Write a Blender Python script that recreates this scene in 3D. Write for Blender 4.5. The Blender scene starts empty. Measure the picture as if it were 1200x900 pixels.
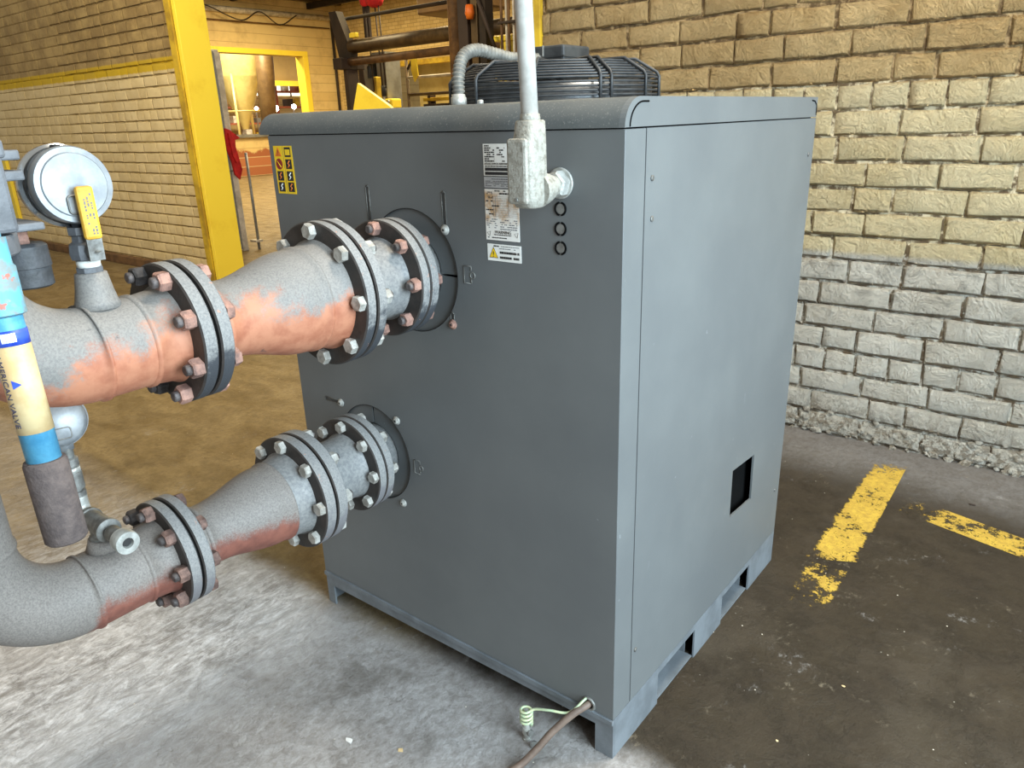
import bpy, bmesh, math, random
from mathutils import Vector, Matrix, noise
from mathutils.geometry import tessellate_polygon
PI = math.pi
random.seed(7)
S = bpy.context.scene
COL = S.collection

# ------------------------------------------------------------------ camera
cam = bpy.data.objects.new('camera', bpy.data.cameras.new('camera'))
COL.objects.link(cam)
yaw, pitch, roll = 0.6784, -0.3436, -0.0317
fw = Vector((-math.sin(yaw) * math.cos(pitch), math.cos(yaw) * math.cos(pitch), math.sin(pitch)))
rt = Vector((math.cos(yaw), math.sin(yaw), 0.0)); up = rt.cross(fw)
rr = rt * math.cos(roll) + up * math.sin(roll); uu = -rt * math.sin(roll) + up * math.cos(roll)
cam.matrix_world = Matrix(((rr.x, uu.x, -fw.x, 1.8390), (rr.y, uu.y, -fw.y, -1.2571), (rr.z, uu.z, -fw.z, 1.5241), (0, 0, 0, 1)))
cam.data.sensor_width = 36.0
cam.data.lens = 868.23 / 1200 * 36
cam.data.clip_start = 0.02
S.camera = cam

# ------------------------------------------------------------------ world, lights, exposure
w = bpy.data.worlds.new('world'); S.world = w; w.use_nodes = True
bg = w.node_tree.nodes['Background']
bg.inputs[0].default_value = (1.0, 0.93, 0.80, 1); bg.inputs[1].default_value = 0.33
S.view_settings.view_transform = 'Standard'; S.view_settings.look = 'None'
S.view_settings.gamma = 1.0; S.view_settings.use_curve_mapping = False
S.view_settings.exposure = 0.35

def area(name, loc, target, sx, sy, power, col):
    l = bpy.data.lights.new(name, 'AREA'); l.shape = 'RECTANGLE'; l.size = sx; l.size_y = sy
    l.energy = power; l.color = col
    o = bpy.data.objects.new(name, l); COL.objects.link(o); o.location = loc
    o.rotation_euler = (Vector(target) - Vector(loc)).to_track_quat('-Z', 'Y').to_euler()
    return o
area('daylight_dock_door', (3.7, -0.55, 1.8), (0.9, 0.2, 0.6), 2.0, 2.4, 235, (0.70, 0.88, 1.0))
area('daylight_front_opening', (-1.6, -6.0, 3.0), (0.0, -0.6, 0.3), 4.0, 3.0, 25, (0.95, 0.97, 1.0))
for hx, hy in ((-6, 8), (-13, 8), (-9, 14), (-17, 13)):
    area('hall_ceiling_lamp', (hx, hy, 5.2), (hx, hy, 0), 2.0, 2.0, 420, (1.0, 0.80, 0.46))
area('right_wall_fill', (1.7, 0.75, 4.4), (1.1, 2.35, 0.9), 1.4, 0.5, 142, (1.0, 0.91, 0.76))  # unseen fill light added to brighten the right brick wall
area('left_wall_fill', (-3.4, 0.2, 4.6), (-6.6, 2.8, 1.2), 1.6, 1.6, 150, (1.0, 0.83, 0.52))  # added light, no fixture: lifts the left wall and its yellow jamb
area('hopper_fill', (-22.6, 14.4, 5.4), (-24.5, 16.0, 2.5), 1.5, 1.5, 450, (1.0, 0.86, 0.55))  # extra unseen light put in to brighten the hopper
area('far_shop_lamp', (-27, 19, 5.0), (-27, 19, 0), 3.0, 3.0, 1000, (1.0, 0.85, 0.55))

# ------------------------------------------------------------------ materials
MATS = {}
class NT:
    def __init__(s, name):
        s.m = bpy.data.materials.new(name); s.m.use_nodes = True
        s.t = s.m.node_tree; s.b = s.t.nodes['Principled BSDF']
        s.out = s.t.nodes['Material Output']
        g = s.n('ShaderNodeNewGeometry'); s.pos = g.outputs['Position']; s.nor = g.outputs['Normal']
        s.obj = s.n('ShaderNodeTexCoord').outputs['Object']
        MATS[name] = s.m
    def n(s, t, **k):
        x = s.t.nodes.new(t)
        for a, v in k.items(): setattr(x, a, v)
        return x
    def lk(s, a, b): s.t.links.new(a, b)
    def setin(s, sock, v):
        if isinstance(v, bpy.types.NodeSocket): s.lk(v, sock)
        elif isinstance(v, (tuple, list)) and len(v) == 3 and sock.type == 'RGBA': sock.default_value = (*v, 1)
        else: sock.default_value = v
    def mapping(s, vec, scale=(1, 1, 1), loc=(0, 0, 0), rot=(0, 0, 0)):
        m = s.n('ShaderNodeMapping'); s.lk(vec, m.inputs[0])
        m.inputs['Scale'].default_value = scale; m.inputs['Location'].default_value = loc; m.inputs['Rotation'].default_value = rot
        return m.outputs[0]
    def noise(s, vec, scale, detail=5, rough=0.6, dist=0.0):
        x = s.n('ShaderNodeTexNoise'); s.lk(vec, x.inputs['Vector'])
        x.inputs['Scale'].default_value = scale; x.inputs['Detail'].default_value = detail
        x.inputs['Roughness'].default_value = rough; x.inputs['Distortion'].default_value = dist
        return x.outputs['Fac']
    def voro(s, vec, scale, feature='F1'):
        x = s.n('ShaderNodeTexVoronoi', feature=feature); s.lk(vec, x.inputs['Vector']); x.inputs['Scale'].default_value = scale
        return x.outputs['Distance']
    def ramp(s, f, a, b, ca=0.0, cb=1.0):
        x = s.n('ShaderNodeMapRange'); x.interpolation_type = 'SMOOTHSTEP'
        s.setin(x.inputs[0], f)
        for i, v in ((1, a), (2, b), (3, ca), (4, cb)): x.inputs[i].default_value = v
        return x.outputs[0]
    def math(s, op, a, b=0.0, c=0.0):
        x = s.n('ShaderNodeMath', operation=op)
        s.setin(x.inputs[0], a); s.setin(x.inputs[1], b); s.setin(x.inputs[2], c)
        return x.outputs[0]
    def mix(s, f, a, b):
        x = s.n('ShaderNodeMix', data_type='RGBA'); s.setin(x.inputs['Factor'], f)
        s.setin(x.inputs[6], a); s.setin(x.inputs[7], b)
        return x.outputs[2]
    def sep(s, v):
        x = s.n('ShaderNodeSeparateXYZ'); s.lk(v, x.inputs[0]); return x.outputs
    def bump(s, h, strength, dist=0.01, prev=None):
        x = s.n('ShaderNodeBump'); s.setin(x.inputs['Height'], h)
        x.inputs['Strength'].default_value = strength; x.inputs['Distance'].default_value = dist
        if prev is not None: s.lk(prev, x.inputs['Normal'])
        return x.outputs[0]
    def fin(s, col, rough=0.6, metal=0.0, nrm=None, spec=0.5):
        s.setin(s.b.inputs['Base Color'], col); s.setin(s.b.inputs['Roughness'], rough)
        s.setin(s.b.inputs['Metallic'], metal); s.b.inputs['Specular IOR Level'].default_value = spec
        if nrm is not None: s.lk(nrm, s.b.inputs['Normal'])
        return s.m

def srgb(r, g, b):
    f = lambda c: (c / 255 / 12.92) if c / 255 <= 0.04045 else ((c / 255 + 0.055) / 1.055) ** 2.4
    return (f(r), f(g), f(b))

def simple(name, c1, c2=None, scale=12, rough=0.6, metal=0.0, bump=0.0, bscale=60, spec=0.5, lo=0.35, hi=0.65):
    t = NT(name)
    if c2 is None: c2 = tuple(c * 0.8 for c in c1)
    n = t.noise(t.pos, scale, 6, 0.65)
    col = t.mix(t.ramp(n, lo, hi), c1, c2)
    nr = t.bump(t.noise(t.pos, bscale, 4), bump, 0.004) if bump else None
    return t.fin(col, rough, metal, nr, spec)

def emit(name, col, strength):
    t = NT(name); t.b.inputs['Emission Color'].default_value = (*col, 1); t.b.inputs['Emission Strength'].default_value = strength
    return t.fin(col, 0.5)

# machine paint: powder coat with dust
t = NT('machine_grey')
n = t.noise(t.pos, 2.6, 5); n2 = t.noise(t.pos, 420, 2)
col = t.mix(t.ramp(n, 0.3, 0.75), srgb(98, 101, 102), srgb(107, 110, 110))
spk = t.ramp(t.noise(t.pos, 38, 3), 0.72, 0.78)
col = t.mix(t.math('MULTIPLY', spk, 0.3), col, srgb(168, 174, 176))
smear = t.ramp(t.noise(t.mapping(t.pos, (2, 6, 2)), 2.5, 5, 0.7), 0.68, 0.82)
col = t.mix(t.math('MULTIPLY', smear, 0.18), col, srgb(185, 192, 196))
t.fin(col, 0.48, 0.0, t.bump(n2, 0.10, 0.002), 0.45)
t = NT('lid_dusty')
n = t.noise(t.pos, 5, 5); n2 = t.noise(t.pos, 260, 3)
col = t.mix(t.ramp(n, 0.3, 0.75), srgb(84, 89, 90), srgb(100, 102, 100))
col = t.mix(t.ramp(n2, 0.58, 0.72, 0, 0.5), col, srgb(158, 156, 148))
t.fin(col, 0.62, 0.0, t.bump(n2, 0.2, 0.002))
simple('base_frame', srgb(116, 122, 127), srgb(98, 103, 107), 9, 0.5, bump=0.1)
simple('black_void', (0.004, 0.004, 0.004), (0.006, 0.006, 0.006), 5, 0.95, spec=0.05)
simple('black_wire', srgb(44, 46, 48), srgb(62, 64, 66), 30, 0.5)
simple('dark_metal', srgb(52, 54, 56), srgb(74, 76, 76), 20, 0.5, 0.3)
simple('fan_shroud', srgb(120, 124, 126), srgb(90, 92, 94), 20, 0.35, 0.7)
simple('galv', srgb(196, 196, 190), srgb(160, 160, 154), 45, 0.45, 0.35, 0.25, 180)
simple('galv_dark', srgb(140, 140, 136), srgb(98, 96, 92), 30, 0.5, 0.45, 0.2)
simple('cast_conduit', srgb(160, 157, 147), srgb(118, 112, 100), 70, 0.55, 0.05, 0.6, 220, lo=0.45, hi=0.75)
simple('conduit_white', srgb(206, 203, 196), srgb(182, 178, 170), 25, 0.4, 0.0)
simple('chrome', srgb(205, 208, 210), srgb(185, 188, 190), 10, 0.18, 0.9)
simple('gauge_white', srgb(150, 154, 157), srgb(128, 132, 136), 26, 0.35, 0.25, 0.05)
simple('gauge_face', srgb(238, 238, 234), srgb(228, 228, 222), 16, 0.4)
simple('rubber_black', srgb(32, 32, 33), srgb(46, 45, 44), 20, 0.7)
simple('nut_rust', srgb(176, 134, 118), srgb(118, 92, 84), 30, 0.75, 0.1, 0.5, 200)
simple('nut_rust_dark', srgb(142, 112, 100), srgb(88, 68, 62), 34, 0.75, 0.1, 0.5, 200)
simple('nut_black', srgb(74, 68, 66), srgb(44, 40, 40), 34, 0.65, 0.1, 0.5, 200)
simple('stud', srgb(112, 104, 102), srgb(70, 64, 62), 60, 0.6, 0.4, 0.4, 300)
simple('bolt_galv', srgb(190, 187, 180), srgb(146, 142, 134), 40, 0.5, 0.2, 0.4, 200)
simple('yellow_paint', srgb(252, 224, 70), srgb(234, 198, 52), 2.2, 0.5, 0, 0.15, 8, lo=0.5, hi=0.8)
simple('yellow_dull', srgb(204, 172, 40), srgb(160, 128, 30), 5, 0.6, 0, 0.2, 20)
simple('yellow_handle', srgb(226, 178, 62), srgb(200, 150, 50), 30, 0.5)
simple('ink_black', srgb(28, 28, 30), srgb(38, 38, 40), 10, 0.6)
simple('ink_grey', srgb(120, 122, 126), srgb(100, 102, 106), 10, 0.6)
simple('ink_orange', srgb(226, 120, 30), srgb(214, 100, 26), 10, 0.5)
simple('ink_red', srgb(150, 30, 26), srgb(130, 24, 22), 10, 0.5)
simple('sticker_yellow', srgb(246, 206, 26), srgb(240, 196, 22), 10, 0.4)
simple('sticker_white', srgb(240, 240, 236), srgb(232, 232, 226), 20, 0.4)
simple('sticker_silver', srgb(190, 192, 194), srgb(176, 178, 180), 20, 0.4)
t = NT('sticker_stained')
n = t.noise(t.mapping(t.pos, (1, 1, 1)), 26, 5)
z = t.sep(t.pos)[2]
m = t.math('MULTIPLY', t.ramp(n, 0.38, 0.62), t.math('MULTIPLY', t.ramp(z, 1.305, 1.325), t.ramp(z, 1.385, 1.370)))
t.fin(t.mix(m, srgb(242, 240, 234), srgb(196, 158, 112)), 0.4)
simple('foam_brown', srgb(98, 86, 82), srgb(80, 70, 68), 60, 0.9, 0, 0.5, 160)
simple('lever_blue', srgb(92, 164, 196), srgb(66, 138, 176), 25, 0.5, 0, 0.2, 60)
t = NT('collar_blue')
c = t.mix(t.ramp(t.noise(t.pos, 40, 5), 0.45, 0.62), srgb(98, 168, 190), srgb(128, 140, 140))
c = t.mix(t.ramp(t.noise(t.pos, 55, 4), 0.62, 0.68), c, srgb(176, 110, 96))
t.fin(c, 0.6, 0, t.bump(t.noise(t.pos, 90), 0.3, 0.003))
simple('label_blue', srgb(34, 66, 176), srgb(60, 90, 190), 60, 0.45)
simple('label_beige', srgb(216, 194, 148), srgb(200, 170, 122), 22, 0.5)
simple('ink_navy', srgb(58, 60, 88), srgb(70, 70, 96), 10, 0.6)
simple('valve_grey', srgb(112, 114, 118), srgb(90, 92, 96), 20, 0.6, 0.1, 0.3, 120)
simple('cap_dark', srgb(72, 74, 78), srgb(56, 58, 60), 40, 0.6, 0.1, 0.3, 120)
simple('cable_brown', srgb(118, 100, 88), srgb(96, 80, 70), 30, 0.6)
t = NT('earth_wire')
t.fin(t.mix(t.ramp(t.noise(t.pos, 60, 3), 0.42, 0.58), srgb(180, 200, 164), srgb(200, 206, 164)), 0.45)
simple('flex_grey', srgb(128, 126, 118), srgb(100, 98, 92), 40, 0.6, 0.05)
simple('red_cloth', srgb(206, 34, 36), srgb(170, 20, 26), 12, 0.8)
simple('panel_white', srgb(222, 216, 204), srgb(176, 168, 154), 6, 0.6, 0, 0.3, 20)
simple('rusty_brown', srgb(120, 88, 54), srgb(84, 60, 38), 8, 0.7, 0.1, 0.3, 40)
simple('steel_brown', srgb(104, 84, 54), srgb(74, 58, 36), 7, 0.5, 0.3)
simple('dark_brown', srgb(54, 42, 30), srgb(36, 28, 20), 4, 0.8)
simple('press_grey', srgb(128, 128, 124), srgb(104, 102, 96), 5, 0.5)
simple('hopper_cream', srgb(222, 206, 142), srgb(196, 176, 112), 1.2, 0.4, 0.2)
simple('duct_brown', srgb(116, 92, 60), srgb(92, 70, 44), 2, 0.5, 0.2)
simple('shop_red', srgb(160, 84, 56), srgb(120, 58, 40), 3, 0.7)
simple('shop_dark', srgb(58, 44, 36), srgb(44, 34, 28), 3, 0.7)
simple('chip_pale', srgb(222, 196, 150), srgb(200, 170, 120), 30, 0.8)
simple('chip_white', srgb(232, 230, 226), srgb(214, 210, 204), 30, 0.8)
emit('lamp_glow', (1.0, 0.93, 0.75), 30)
emit('shop_window_glow', (1.0, 0.86, 0.66), 2.2)

# pipes: old paint over primer; the primer shows on the lower flanks
def pipe_mat(name, axis_z, slope, grey1, grey2, prim1, prim2, bias, blk=0.5, kz=10.0, kn=2.2, elb=0.0):
    t = NT(name)
    x, y, z = t.sep(t.pos)
    zz = t.math('SUBTRACT', z, t.math('MULTIPLY_ADD', y, slope, axis_z))      # height above the pipe axis
    big = t.noise(t.pos, 7.5, 6, 0.62, 0.4)
    fine = t.noise(t.pos, 260, 4, 0.75)
    f = t.math('ADD', t.math('MULTIPLY', zz, -kz), t.math('MULTIPLY_ADD', big, kn, bias - 0.5 * kn))
    f = t.math('SUBTRACT', f, t.math('MULTIPLY', t.ramp(y, -0.79, -0.85), elb))
    f = t.math('ADD', f, t.math('MULTIPLY_ADD', fine, 0.7, -0.35))
    prim = t.ramp(f, 0.0, 0.55)
    grey = t.mix(t.ramp(fine, 0.35, 0.7), grey1, grey2)
    pr = t.mix(t.ramp(t.noise(t.pos, 24, 5), 0.35, 0.7), prim1, prim2)
    col = t.mix(prim, grey, pr)
    sc = t.ramp(t.noise(t.mapping(t.pos, (1, 1, 1), (3.1, 1.7, 0.4)), 10, 6, 0.7, 0.8), 0.63, 0.69)
    col = t.mix(t.math('MULTIPLY', sc, blk), col, srgb(58, 60, 64))
    return t.fin(col, 0.62, 0.0, t.bump(t.noise(t.pos, 60, 5, 0.7), 0.12, 0.004), 0.45)
pipe_mat('pipe_upper', 1.18, 0.0127, srgb(137, 133, 128), srgb(113, 110, 107), srgb(186, 126, 97), srgb(162, 100, 75), 0.42, 0.6, 11.0, 3.2, 0.25)
pipe_mat('pipe_lower', 0.6385, 0.0128, srgb(138, 131, 125), srgb(108, 102, 97), srgb(140, 88, 74), srgb(114, 70, 60), 0.22, 0.12, 13.0, 1.8, 0.9)
simple('neck_grey', srgb(138, 138, 136), srgb(114, 115, 116), 120, 0.55, 0.05, 0.12, 180)
simple('flange_black', srgb(48, 45, 43), srgb(64, 57, 53), 22, 0.6, 0.05, 0.3, 90)
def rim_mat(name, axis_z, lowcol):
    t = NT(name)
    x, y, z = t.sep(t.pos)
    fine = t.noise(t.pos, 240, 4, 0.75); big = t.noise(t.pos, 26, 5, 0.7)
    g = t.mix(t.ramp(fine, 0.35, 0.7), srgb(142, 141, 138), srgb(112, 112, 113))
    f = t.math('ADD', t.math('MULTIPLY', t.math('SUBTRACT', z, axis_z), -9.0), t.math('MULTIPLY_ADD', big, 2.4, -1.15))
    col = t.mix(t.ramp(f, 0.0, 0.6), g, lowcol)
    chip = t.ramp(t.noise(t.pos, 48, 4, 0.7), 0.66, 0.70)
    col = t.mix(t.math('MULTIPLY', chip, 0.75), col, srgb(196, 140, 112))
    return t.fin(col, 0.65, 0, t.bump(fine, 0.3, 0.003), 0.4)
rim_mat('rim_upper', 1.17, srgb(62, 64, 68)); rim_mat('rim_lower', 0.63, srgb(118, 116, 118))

# painted brick: cream coats in bands at fixed heights, grime in the lowest one
def brick_mat(name, bands):
    t = NT(name)
    x, y, z = t.sep(t.pos)
    n1 = t.noise(t.pos, 3.2, 6, 0.7); n2 = t.noise(t.pos, 30, 7, 0.78); n3 = t.noise(t.mapping(t.pos, (1, 1, 0.35)), 110, 5, 0.75); n4 = t.noise(t.pos, 11, 6, 0.75, 0.5)
    info = t.n('ShaderNodeObjectInfo').outputs['Random']
    if bands:
        cream = t.mix(t.ramp(n1, 0.35, 0.7), srgb(246, 228, 184), srgb(232, 210, 160))
        zj = t.math('MULTIPLY_ADD', n2, 0.02, z)
        tan = t.mix(t.ramp(n1, 0.35, 0.65), srgb(218, 188, 136), srgb(192, 160, 108))
        col = t.mix(t.ramp(zj, 1.622, 1.634), cream, tan)
        grime = t.mix(t.ramp(n1, 0.35, 0.65), srgb(246, 240, 226), srgb(224, 216, 200))
        col = t.mix(t.ramp(zj, 0.925, 0.895), col, grime)
        soot = t.math('MULTIPLY', t.math('MULTIPLY', t.ramp(zj, 0.45, 0.86), t.ramp(zj, 0.925, 0.905)), t.ramp(n4, 0.46, 0.66, 0.0, 0.45))
        col = t.mix(soot, col, srgb(122, 117, 108))
        low = t.math('MULTIPLY', t.ramp(z, 0.26, 0.05), t.ramp(n2, 0.46, 0.56))
        col = t.mix(t.math('MULTIPLY', low, 0.65), col, srgb(122, 100, 72))
    else:
        cream = t.mix(t.ramp(n1, 0.35, 0.7), srgb(236, 216, 170), srgb(222, 199, 148))
        top = t.mix(t.ramp(n1, 0.35, 0.65), srgb(186, 160, 108), srgb(150, 126, 84))
        col = t.mix(t.ramp(t.math('MULTIPLY_ADD', n2, 0.06, z), 2.21, 2.23), cream, top)
        st = t.math('MULTIPLY', t.ramp(t.math('MULTIPLY_ADD', n2, 0.05, z), 2.105, 2.12), t.ramp(t.math('MULTIPLY_ADD', n2, 0.05, z), 2.235, 2.22))
        col = t.mix(st, col, srgb(212, 178, 34))
        # bare red brick where the paint has come off at the opening's edge
        xe = t.math('MULTIPLY_ADD', n2, 0.5, x)
        bare = t.math('MULTIPLY', t.ramp(xe, -5.30, -5.26), t.ramp(z, 1.5, 1.2))
        col = t.mix(bare, col, srgb(140, 78, 52))
    col = t.mix(t.math('MULTIPLY', t.ramp(n2, 0.58, 0.70), 0.40), col, srgb(126, 106, 76))
    col = t.mix(t.math('MULTIPLY_ADD', info, 0.16, 0.0), col, srgb(150, 132, 100))
    b = t.bump(n3, 1.0 if bands else 0.4, 0.03); b = t.bump(n2, 1.0 if bands else 0.45, 0.07 if bands else 0.03, b)
    if bands: b = t.bump(n4, 0.8, 0.06, b)
    return t.fin(col, 0.8, 0, b, 0.3)
brick_mat('brick_right', True); brick_mat('brick_left', False)
def mortar_mat(name, bands):
    t = NT(name)
    n1 = t.noise(t.pos, 3.2, 6, 0.7); n2 = t.noise(t.pos, 22, 6, 0.75); z = t.sep(t.pos)[2]
    if bands:
        col = t.mix(t.ramp(z, 1.622, 1.634), srgb(214, 200, 168), srgb(164, 140, 102))
        col = t.mix(t.ramp(z, 0.925, 0.895), col, srgb(188, 184, 172))
    else:
        zz = t.math('MULTIPLY_ADD', n2, 0.05, z)
        col = t.mix(t.ramp(zz, 2.21, 2.23), srgb(204, 180, 126), srgb(160, 136, 90))
        st = t.math('MULTIPLY', t.ramp(zz, 2.105, 2.12), t.ramp(zz, 2.235, 2.22))
        col = t.mix(st, col, srgb(206, 172, 34))
    col = t.mix(t.ramp(n2, 0.40, 0.56, 0.15, 0.95) if bands else t.ramp(n2, 0.48, 0.62, 0.1, 0.8), col, srgb(78, 61, 40) if bands else srgb(104, 82, 50))
    t.fin(col, 0.9, 0, t.bump(n2, 1.0, 0.02), 0.2)
mortar_mat('mortar_right', True); mortar_mat('mortar_left', False)

# far walls: courses too fine to pick apart
def far_brick(name, c1, c2, mo, rot, red=None):
    t = NT(name)
    v = t.mapping(t.pos, (1, 1, 1), (0, 0, 0), rot)
    b = t.n('ShaderNodeTexBrick'); t.lk(v, b.inputs['Vector'])
    for k, c in (('Color1', c1), ('Color2', c2), ('Mortar', mo)): b.inputs[k].default_value = (*c, 1)
    b.inputs['Scale'].default_value = 1.0; b.inputs['Brick Width'].default_value = 0.29; b.inputs['Row Height'].default_value = 0.108
    b.inputs['Mortar Size'].default_value = 0.008
    n = t.noise(t.pos, 1.2, 6, 0.7)
    col = t.mix(t.ramp(n, 0.45, 0.75, 0, 0.5), b.outputs['Color'], srgb(150, 124, 84))
    if red:
        z = t.sep(t.pos)[2]
        zz = t.math('MULTIPLY_ADD', t.noise(t.pos, 2.0, 5), 0.6, z)
        b2 = t.n('ShaderNodeTexBrick'); t.lk(v, b2.inputs['Vector'])
        for k, c in (('Color1', srgb(186, 122, 84)), ('Color2', srgb(158, 96, 64)), ('Mortar', srgb(200, 170, 130))): b2.inputs[k].default_value = (*c, 1)
        b2.inputs['Scale'].default_value = 1.0; b2.inputs['Brick Width'].default_value = 0.29; b2.inputs['Row Height'].default_value = 0.108
        b2.inputs['Mortar Size'].default_value = 0.014
        col = t.mix(t.ramp(zz, 1.12, 1.05), col, b2.outputs['Color'])
    return t.fin(col, 0.8, 0, t.bump(b.outputs['Fac'], -0.4, 0.02), 0.3)
far_brick('far_brick_end', srgb(226, 202, 144), srgb(214, 188, 128), srgb(176, 148, 96), (PI / 2, 0, PI / 2), True)
far_brick('far_brick_back', srgb(222, 198, 140), srgb(210, 184, 124), srgb(172, 144, 92), (PI / 2, 0, 0))

# floor: old concrete, brown grime and painted machine shadow, scraped track with painted daylight in front
t = NT('floor_concrete')
x, y, z = t.sep(t.pos)
big = t.noise(t.pos, 0.9, 6, 0.6); mid = t.noise(t.pos, 5.5, 7, 0.68); fine = t.noise(t.pos, 46, 6, 0.75); vf = t.noise(t.pos, 190, 3, 0.7)
streak = t.noise(t.mapping(t.pos, (1.0, 2.2, 1), (0, 0, 0), (0, 0, 0.2)), 2.6, 9, 0.64, 0.4)
scr = t.noise(t.mapping(t.pos, (2.6, 1.0, 1), (3, 1, 0), (0, 0, -0.16)), 12.0, 10, 0.80, 0.8)
scr2 = t.noise(t.mapping(t.pos, (1.5, 1.0, 1), (8, 1, 0)), 30.0, 10, 0.78, 0.3)
flake = t.ramp(t.noise(t.mapping(t.pos, (1, 1, 1), (2, 7, 0)), 5.0, 10, 0.68, 0.4), 0.50, 0.515)
base = t.mix(t.ramp(mid, 0.35, 0.7), srgb(56, 48, 37), srgb(43, 36, 27))
base = t.mix(t.ramp(fine, 0.35, 0.7, 0.0, 0.4), base, srgb(62, 54, 42))
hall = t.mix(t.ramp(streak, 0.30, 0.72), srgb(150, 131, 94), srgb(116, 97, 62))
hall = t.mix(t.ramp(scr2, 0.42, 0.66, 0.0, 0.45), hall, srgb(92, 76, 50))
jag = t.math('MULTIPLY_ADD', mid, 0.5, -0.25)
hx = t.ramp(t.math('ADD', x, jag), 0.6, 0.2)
dirt_shade = t.math('MULTIPLY', t.ramp(t.math('ADD', y, t.math('MULTIPLY', jag, 0.25)), -0.06, 0.10), hx)  # brown dirt zone that also paints in the cabinet's shadow on its left
dirt_shade = t.math('MAXIMUM', dirt_shade, t.ramp(t.math('MULTIPLY_ADD', jag, 1.2, x), -0.75, -1.35, 0.0, 0.75))
# pale grey concrete, daylight before the cabinet and along the wall painted in
g1 = t.mix(t.ramp(scr2, 0.34, 0.66), srgb(166, 163, 161), srgb(134, 129, 125))
gm = t.math('MULTIPLY', t.ramp(t.math('ADD', y, t.math('MULTIPLY', jag, 0.3)), 0.10, -0.03), t.ramp(t.math('ADD', x, t.math('MULTIPLY', jag, 1.6)), 1.75, 0.95))
gm = t.math('MAXIMUM', gm, t.math('MULTIPLY', t.ramp(t.math('ADD', y, t.math('MULTIPLY', jag, 0.6)), 1.75, 2.15, 0.0, 0.42), t.ramp(x, 0.2, 0.5)))
gm = t.math('MULTIPLY', gm, t.ramp(big, 0.25, 0.5, 0.7, 1.0))
col = t.mix(gm, base, g1)
dirt = t.ramp(t.noise(t.mapping(t.pos, (1, 1, 1), (4, 9, 0)), 2.0, 8, 0.65), 0.50, 0.62, 0.0, 0.45)
col = t.mix(dirt, col, srgb(74, 66, 55))
col = t.mix(dirt_shade, col, hall)
# scraped white track, with daylight up to the cabinet's shadow edge painted in
lit_trk = t.math('MULTIPLY', t.ramp(t.math('ADD', y, t.math('MULTIPLY', jag, 0.3)), 0.04, -0.10), t.ramp(t.math('ADD', x, t.math('MULTIPLY', jag, 0.8)), 0.30, -0.15))
lit_trk = t.math('MULTIPLY', lit_trk, t.ramp(x, -1.5, -0.7, 0.25, 1.0))
wm = t.math('MULTIPLY', lit_trk, t.ramp(t.math('MULTIPLY_ADD', scr2, 0.7, scr), 0.66, 1.10))
col = t.mix(wm, col, srgb(226, 225, 226))
pale = t.ramp(t.noise(t.mapping(t.pos, (1, 1, 1), (5, 2, 0)), 3.1, 8, 0.75), 0.58, 0.68)
col = t.mix(t.math('MULTIPLY', pale, t.ramp(scr2, 0.48, 0.6, 0, 0.5)), col, srgb(182, 178, 174))
dk = t.ramp(t.noise(t.mapping(t.pos, (1, 1, 1), (9, 4, 0)), 1.6, 8, 0.7), 0.58, 0.74)
col = t.mix(t.math('MULTIPLY', dk, 0.5), col, srgb(70, 57, 40))
scf = t.math('MULTIPLY', t.ramp(t.noise(t.mapping(t.pos, (1, 1, 1), (1, 6, 0)), 6.0, 9, 0.7), 0.54, 0.64), t.ramp(scr2, 0.52, 0.64, 0.0, 0.40))
col = t.mix(scf, col, srgb(150, 138, 118))
spk = t.math('MULTIPLY', t.ramp(t.voro(t.pos, 26), 0.07, 0.04), t.ramp(t.noise(t.pos, 9, 4), 0.52, 0.58))
col = t.mix(spk, col, srgb(220, 212, 196))
col = t.mix(t.math('MULTIPLY', flake, 0.12), col, srgb(70, 60, 50))
b = t.bump(vf, 0.3, 0.004); b = t.bump(scr2, 0.4, 0.008, b); b = t.bump(flake, 0.5, 0.003, b)
b = t.bump(mid, 0.35, 0.03, b)
t.fin(col, t.ramp(mid, 0.3, 0.7, 0.50, 0.75), 0, b, 0.22)
def stripe_mat(name, wear):
    t = NT(name)
    mid = t.noise(t.pos, 7, 7, 0.75); fine = t.noise(t.pos, 38, 7, 0.8)
    t.fin(t.mix(t.ramp(fine, 0.35, 0.65), srgb(206, 172, 66), srgb(164, 132, 52)), 0.6, 0, t.bump(fine, 0.4, 0.006))
    a = t.math('ADD', t.math('MULTIPLY', mid, 0.5), t.math('MULTIPLY', fine, 0.5))
    uv = t.sep(t.n('ShaderNodeTexCoord').outputs['Generated'])
    e1 = t.math('MULTIPLY', t.ramp(uv[0], 0.0, 0.16), t.ramp(uv[0], 1.0, 0.84)); e2 = t.math('MULTIPLY', t.ramp(uv[1], 0.0, 0.12), t.ramp(uv[1], 1.0, 0.90))
    a = t.ramp(t.math('MULTIPLY_ADD', t.math('MULTIPLY', e1, e2), 0.12, a), 0.53 + wear, 0.575 + wear)
    t.lk(a, t.b.inputs['Alpha'])
stripe_mat('floor_yellow', 0.02); stripe_mat('floor_yellow_worn', 0.035); stripe_mat('floor_yellow_traces', 0.10)

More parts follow.
